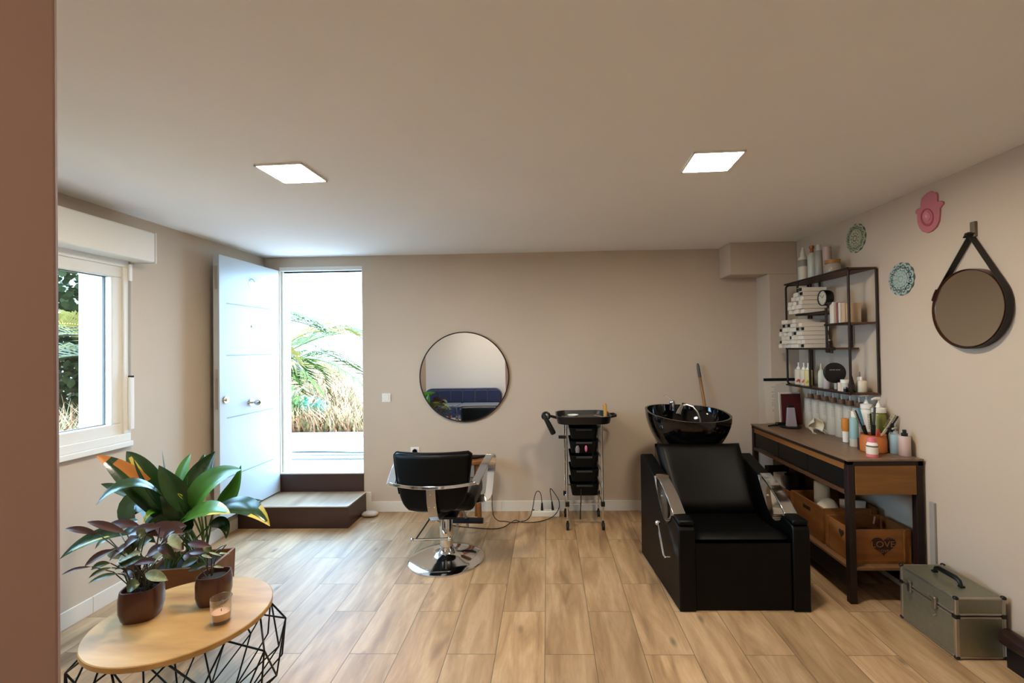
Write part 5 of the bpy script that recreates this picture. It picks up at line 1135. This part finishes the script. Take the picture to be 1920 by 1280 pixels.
o = vessel('blue_pump_bottle', 'pale blue translucent pump bottle right of the orange cup', 'bottle', (x, y+.03, T), [('body', body(.033, .125, .12, .35), mat('pale_blue_clear', '8fa9b2', .2)), ('pump', [(0, .125), (.012, .125), (.012, .14), (.005, .142), (.005, .155), (0, .155)], GW)])
MB().tube([(x, y+.03, T+.158), (x-.035, y+.01, T+.158)], [.008, .005], 8).build('spout', GW, o)
vessel('black_spray_bottle', 'black-topped bottle behind the pale blue pump bottle', 'bottle', (2.199, 2.972, T), [('body', body(.02, .125, .1, .4), GW), ('cap', [(0, .125), (.018, .125), (.018, .145), (.012, .15), (.012, .178), (0, .178)], BLKPLASTIC)])
x, y, z = on(1704, 856)
vessel('pink_spray_bottle', 'pale pink bottle with black spray top, last on the console', 'bottle', (x, y+.03, T), [('body', [(0, 0), (.03, 0), (.032, .004), (.032, .115), (.029, .12), (0, .12)], mat('pale_pink_plastic', 'c3adaa', .4)), ('spray_top', [(0, .12), (.017, .12), (.017, .137), (.01, .14), (.01, .158), (0, .158)], BLKPLASTIC)])

# ------------------------------------------------------------------ right wall decorations
RW = XR+.0006
t = thing('strap_mirror', 'round mirror hanging by a dark leather strap on the right wall', 'mirror', (XR, 2.44, 1.73))
MX = Matrix.Rotation(-PI/2, 3, 'Y'); MC = V((XR-.004, 2.437, 1.727)); MR = .206
LEATH = mat('dark_brown_leather', '1c1412', .5, bump=.2, bscale=200)
MB().lathe([(MR-.007, .0), (MR, .0), (MR, .04), (MR-.002, .042), (MR-.005, .036), (MR-.007, .03)], MC, 72, M=MX, loop=True).build('rim', mat('copper_rim', '5a3222', .3, metal=.6), t)
MB().lathe([(0, .006), (MR-.0072, .006), (MR-.0072, .032), (0, .032)], MC, 72, M=MX).build('glass', MIRROR2, t, smooth=20)
HK = V((XR-.02, 2.420, 2.105))
def tang(sg):
    d_ = HK-MC; dist = math.hypot(d_.y, d_.z); a0 = math.atan2(d_.z, d_.y); q = math.acos((MR+.004)/dist); return a0+sg*q
aL, aR = tang(1), tang(-1)
def cp(a, x=XR-.024): return V((x, MC.y+(MR+.0035)*math.cos(a), MC.z+(MR+.0035)*math.sin(a)))
path = [HK+V((0, .006, .01)), cp(aL)]; k = 40; tot = 2*PI-(aL-aR)
path += [cp(aL+tot*i/k) for i in range(1, k+1)]+[HK+V((0, -.006, .01))]
MB().ribbon(path, (1, 0, 0), .034, .004).build('strap', LEATH, t, smooth=50)
b = MB(); b.ribbon([HK+V((0, .028, -.005)), HK+V((0, .015, .012)), HK+V((0, 0, .017)), HK+V((0, -.015, .008))], (1, 0, 0), .034, .005); b.build('strap_loop', LEATH, t, smooth=50)
q = cp(aR+.0); MB().ribbon([cp(aR-.02, XR-.028), cp(aR-.16, XR-.028), cp(aR-.34, XR-.028)], (1, 0, 0), .042, .008).build('strap_keeper', LEATH, t, smooth=50)
MB().ribbon([cp(aR-.2)+V((0, -.004, 0)), cp(aR-.3)+V((.004, -.012, -.03)), cp(aR-.35)+V((.006, -.014, -.085))], (1, 0, 0), .012, .003).build('strap_end', LEATH, t)
t = thing('wall_hook', 'wooden hook on the right wall holding the mirror strap', 'hook', (XR, 2.418, 2.14))
MB().box(XR-.016, RW, 2.404, 2.432, 2.098, 2.178).build('plate', wood('pale_hook_wood', '8f8069', '5d5042', 'Z', .7, 14, .15), t, smooth=0, bevel=.003)
MB().cyl((XR-.016, 2.418, 2.108), (XR-.05, 2.418, 2.112), .008, n=12).build('peg', LEATH, t)
# lace-like rosettes, cut in relief
def rosette(name, label, cy, cz, R0, c1_, c2_, c3_, n, holes):
    t = thing(name, label, 'wall ornament', (XR, cy, cz), 'round rosette ornaments on the right wall')
    def yz(a, r): return (cy+r*math.cos(a), cz+r*math.sin(a))
    b = MB(); b.prism([yz(2*PI*i/(n*8), R0*(.93+.07*abs(math.cos(n*PI*i/(n*8))))) for i in range(n*8)], 'X', XR-.004, RW); b.build('backing', c1_, t, smooth=0)
    b = MB(); x0, x1 = XR-.008, XR-.004
    for i in range(n):
        a = 2*PI*(i+.5)/n; cyy, czz = yz(a, R0*.74); s_ = R0*.235
        outer = [(cyy+s_*math.cos(2*PI*j/20), czz+s_*math.sin(2*PI*j/20)) for j in range(20)]; inner = [(cyy+s_*.55*math.cos(2*PI*j/20), czz+s_*.55*math.sin(2*PI*j/20)) for j in range(20)]
        O0, I0 = [b.v((x0, *p)) for p in outer], [b.v((x0, *p)) for p in inner]; O1, I1 = [b.v((x1, *p)) for p in outer], [b.v((x1, *p)) for p in inner]
        b.bridge(O0, I0); b.bridge(O0, O1); b.bridge(I0, I1)
        if holes: b.prism([(cyy+s_*.25*math.cos(2*PI*j/10), czz+s_*.25*math.sin(2*PI*j/10)) for j in range(10)], 'X', x0, x1)
    b.build('petal_ring', c2_, t, smooth=0)
    b = MB(); b.prism([yz(2*PI*i/48, R0*.5*(1+.03*math.cos(12*2*PI*i/48))) for i in range(48)], 'X', XR-.010, XR-.004); ctr = b.build('centre', c2_, t, smooth=0)
    b = MB()
    for i in range(10):
        p = yz(2*PI*i/10, R0*.36); b.prism([(p[0]+R0*.055*math.cos(2*PI*j/8), p[1]+R0*.055*math.sin(2*PI*j/8)) for j in range(8)], 'X', XR-.0112, XR-.010)
        p = yz(2*PI*i/10+.3, R0*.18); b.prism([(p[0]+R0*.05*math.cos(2*PI*j/8), p[1]+R0*.05*math.sin(2*PI*j/8)) for j in range(8)], 'X', XR-.0112, XR-.010)
    b.build('dot', c3_, ctr, smooth=0)
rosette('rosette_ornament', 'green and cream rosette ornament on the right wall, above the shelf', 3.322, 2.31, .105, mat('rosette_dark_green', '59675a', .7), mat('rosette_green_cream', 'a9ab90', .7), mat('rosette_brown', '806a5c', .7), 12, True)
rosette('rosette_ornament', 'grey-blue rosette ornament on the right wall, between shelf and mirror', 2.912, 1.953, .105, mat('rosette_dark_teal', '4c5f5f', .7), mat('rosette_grey_blue', '9bada6', .7), mat('rosette_grey_blue2', '8ea199', .7), 12, True)
# pink hand amulet
t = thing('hand_ornament', 'pink hand-shaped ornament with an eye motif high on the right wall', 'wall ornament', (XR, 2.7, 2.3))
hp = [(540, 165), (600, 190), (650, 185), (685, 230), (690, 400), (760, 385), (815, 400), (830, 450), (775, 510), (745, 560), (740, 720), (725, 850), (660, 990), (560, 1080), (470, 1120), (350, 1090), (280, 1000), (240, 880), (230, 760), (235, 710), (185, 660), (200, 600), (250, 560), (300, 545), (315, 420), (330, 330), (390, 260), (460, 200)]
def hpt(u, w): p = aX(1700+u/12.19, 345+w/12.19, XR-.012); return (p.y, p.z)
b = MB().prism([hpt(*p) for p in hp], 'X', XR-.012, RW); b.build('hand', mat('dusty_pink', 'bd717b', .6), t, smooth=0, bevel=.003)
def oval(cx, cy, rx, ry, n=32): return [hpt(cx+rx*math.cos(2*PI*i/n), cy+ry*math.sin(2*PI*i/n)) for i in range(n)]
b = MB(); O, I = oval(470, 760, 150, 205), oval(470, 750, 120, 165); A, B_, C_, D_ = ([b.v((x, *p)) for p in q] for x, q in ((XR-.0145, O), (XR-.0145, I), (XR-.012, O), (XR-.012, I)))
b.bridge(A, B_); b.bridge(A, C_); b.bridge(B_, D_); b.build('eye_ring', mat('deep_pink', 'a84a5a', .6), t, smooth=0)
MB().prism(oval(465, 735, 85, 105), 'X', XR-.0145, XR-.012).build('eye', mat('mid_pink', 'c57a84', .6), t, smooth=0)
MB().prism(oval(460, 735, 32, 42, 20), 'X', XR-.016, XR-.0145).build('pupil', mat('pale_pink', 'd99aa0', .6), t, smooth=0)

# ------------------------------------------------------------------ sofa seen in the round mirror
NAVY = mat('navy_velvet', '16264f', .7, sheen=.6, vary=.15, vscale=6)
t = thing('sofa', 'navy blue sofa with a vertically seamed back, seen reflected in the round mirror', 'sofa', (-1.85, -1.0, 0))
SX0, SX1, SYB = -2.70, -1.0, -1.17
def rr2(x0, x1, z0, z1, r_, n=8):
    return [(x1-r_+r_*math.sin(i*PI/2/n), z1-r_+r_*math.cos(i*PI/2/n)) for i in range(n+1)]+[(x1, z0), (x0, z0)]+[(x0, z1-r_), ]+[(x0+r_-r_*math.cos(i*PI/2/n), z1-r_+r_*math.sin(i*PI/2/n)) for i in range(1, n+1)]
MB().prism(rr2(SX0, SX1, .10, .70, .16), 'Y', SYB-.2, SYB-.03).build('back_frame', NAVY, t, smooth=40, bevel=.03, seg=4)
nP = 6; wP = (SX1-SX0-.1)/nP
for i in range(nP):
    x0 = SX0+.05+i*wP; MB().box(x0+.004, x0+wP-.004, SYB-.029, SYB+.02, .40, .665).build('back_panel', NAVY, t, smooth=60, bevel=.02, seg=3)
for i in range(2):
    x0 = SX0+.04+i*(SX1-SX0-.08)/2; MB().box(x0, x0+(SX1-SX0-.08)/2-.006, SYB+.025, -.46, .25, .40).build('seat_cushion', NAVY, t, smooth=60, bevel=.03, seg=3)
MB().box(SX0, SX1, SYB-.03, -.48, .10, .248).build('base', NAVY, t, smooth=0, bevel=.015)
for x in (SX0+.1, SX1-.1):
    for y in (SYB-.1, -.56): MB().cyl((x, y, 0), (x, y, .1), .018, .024, 12).build('leg', OAK, t)
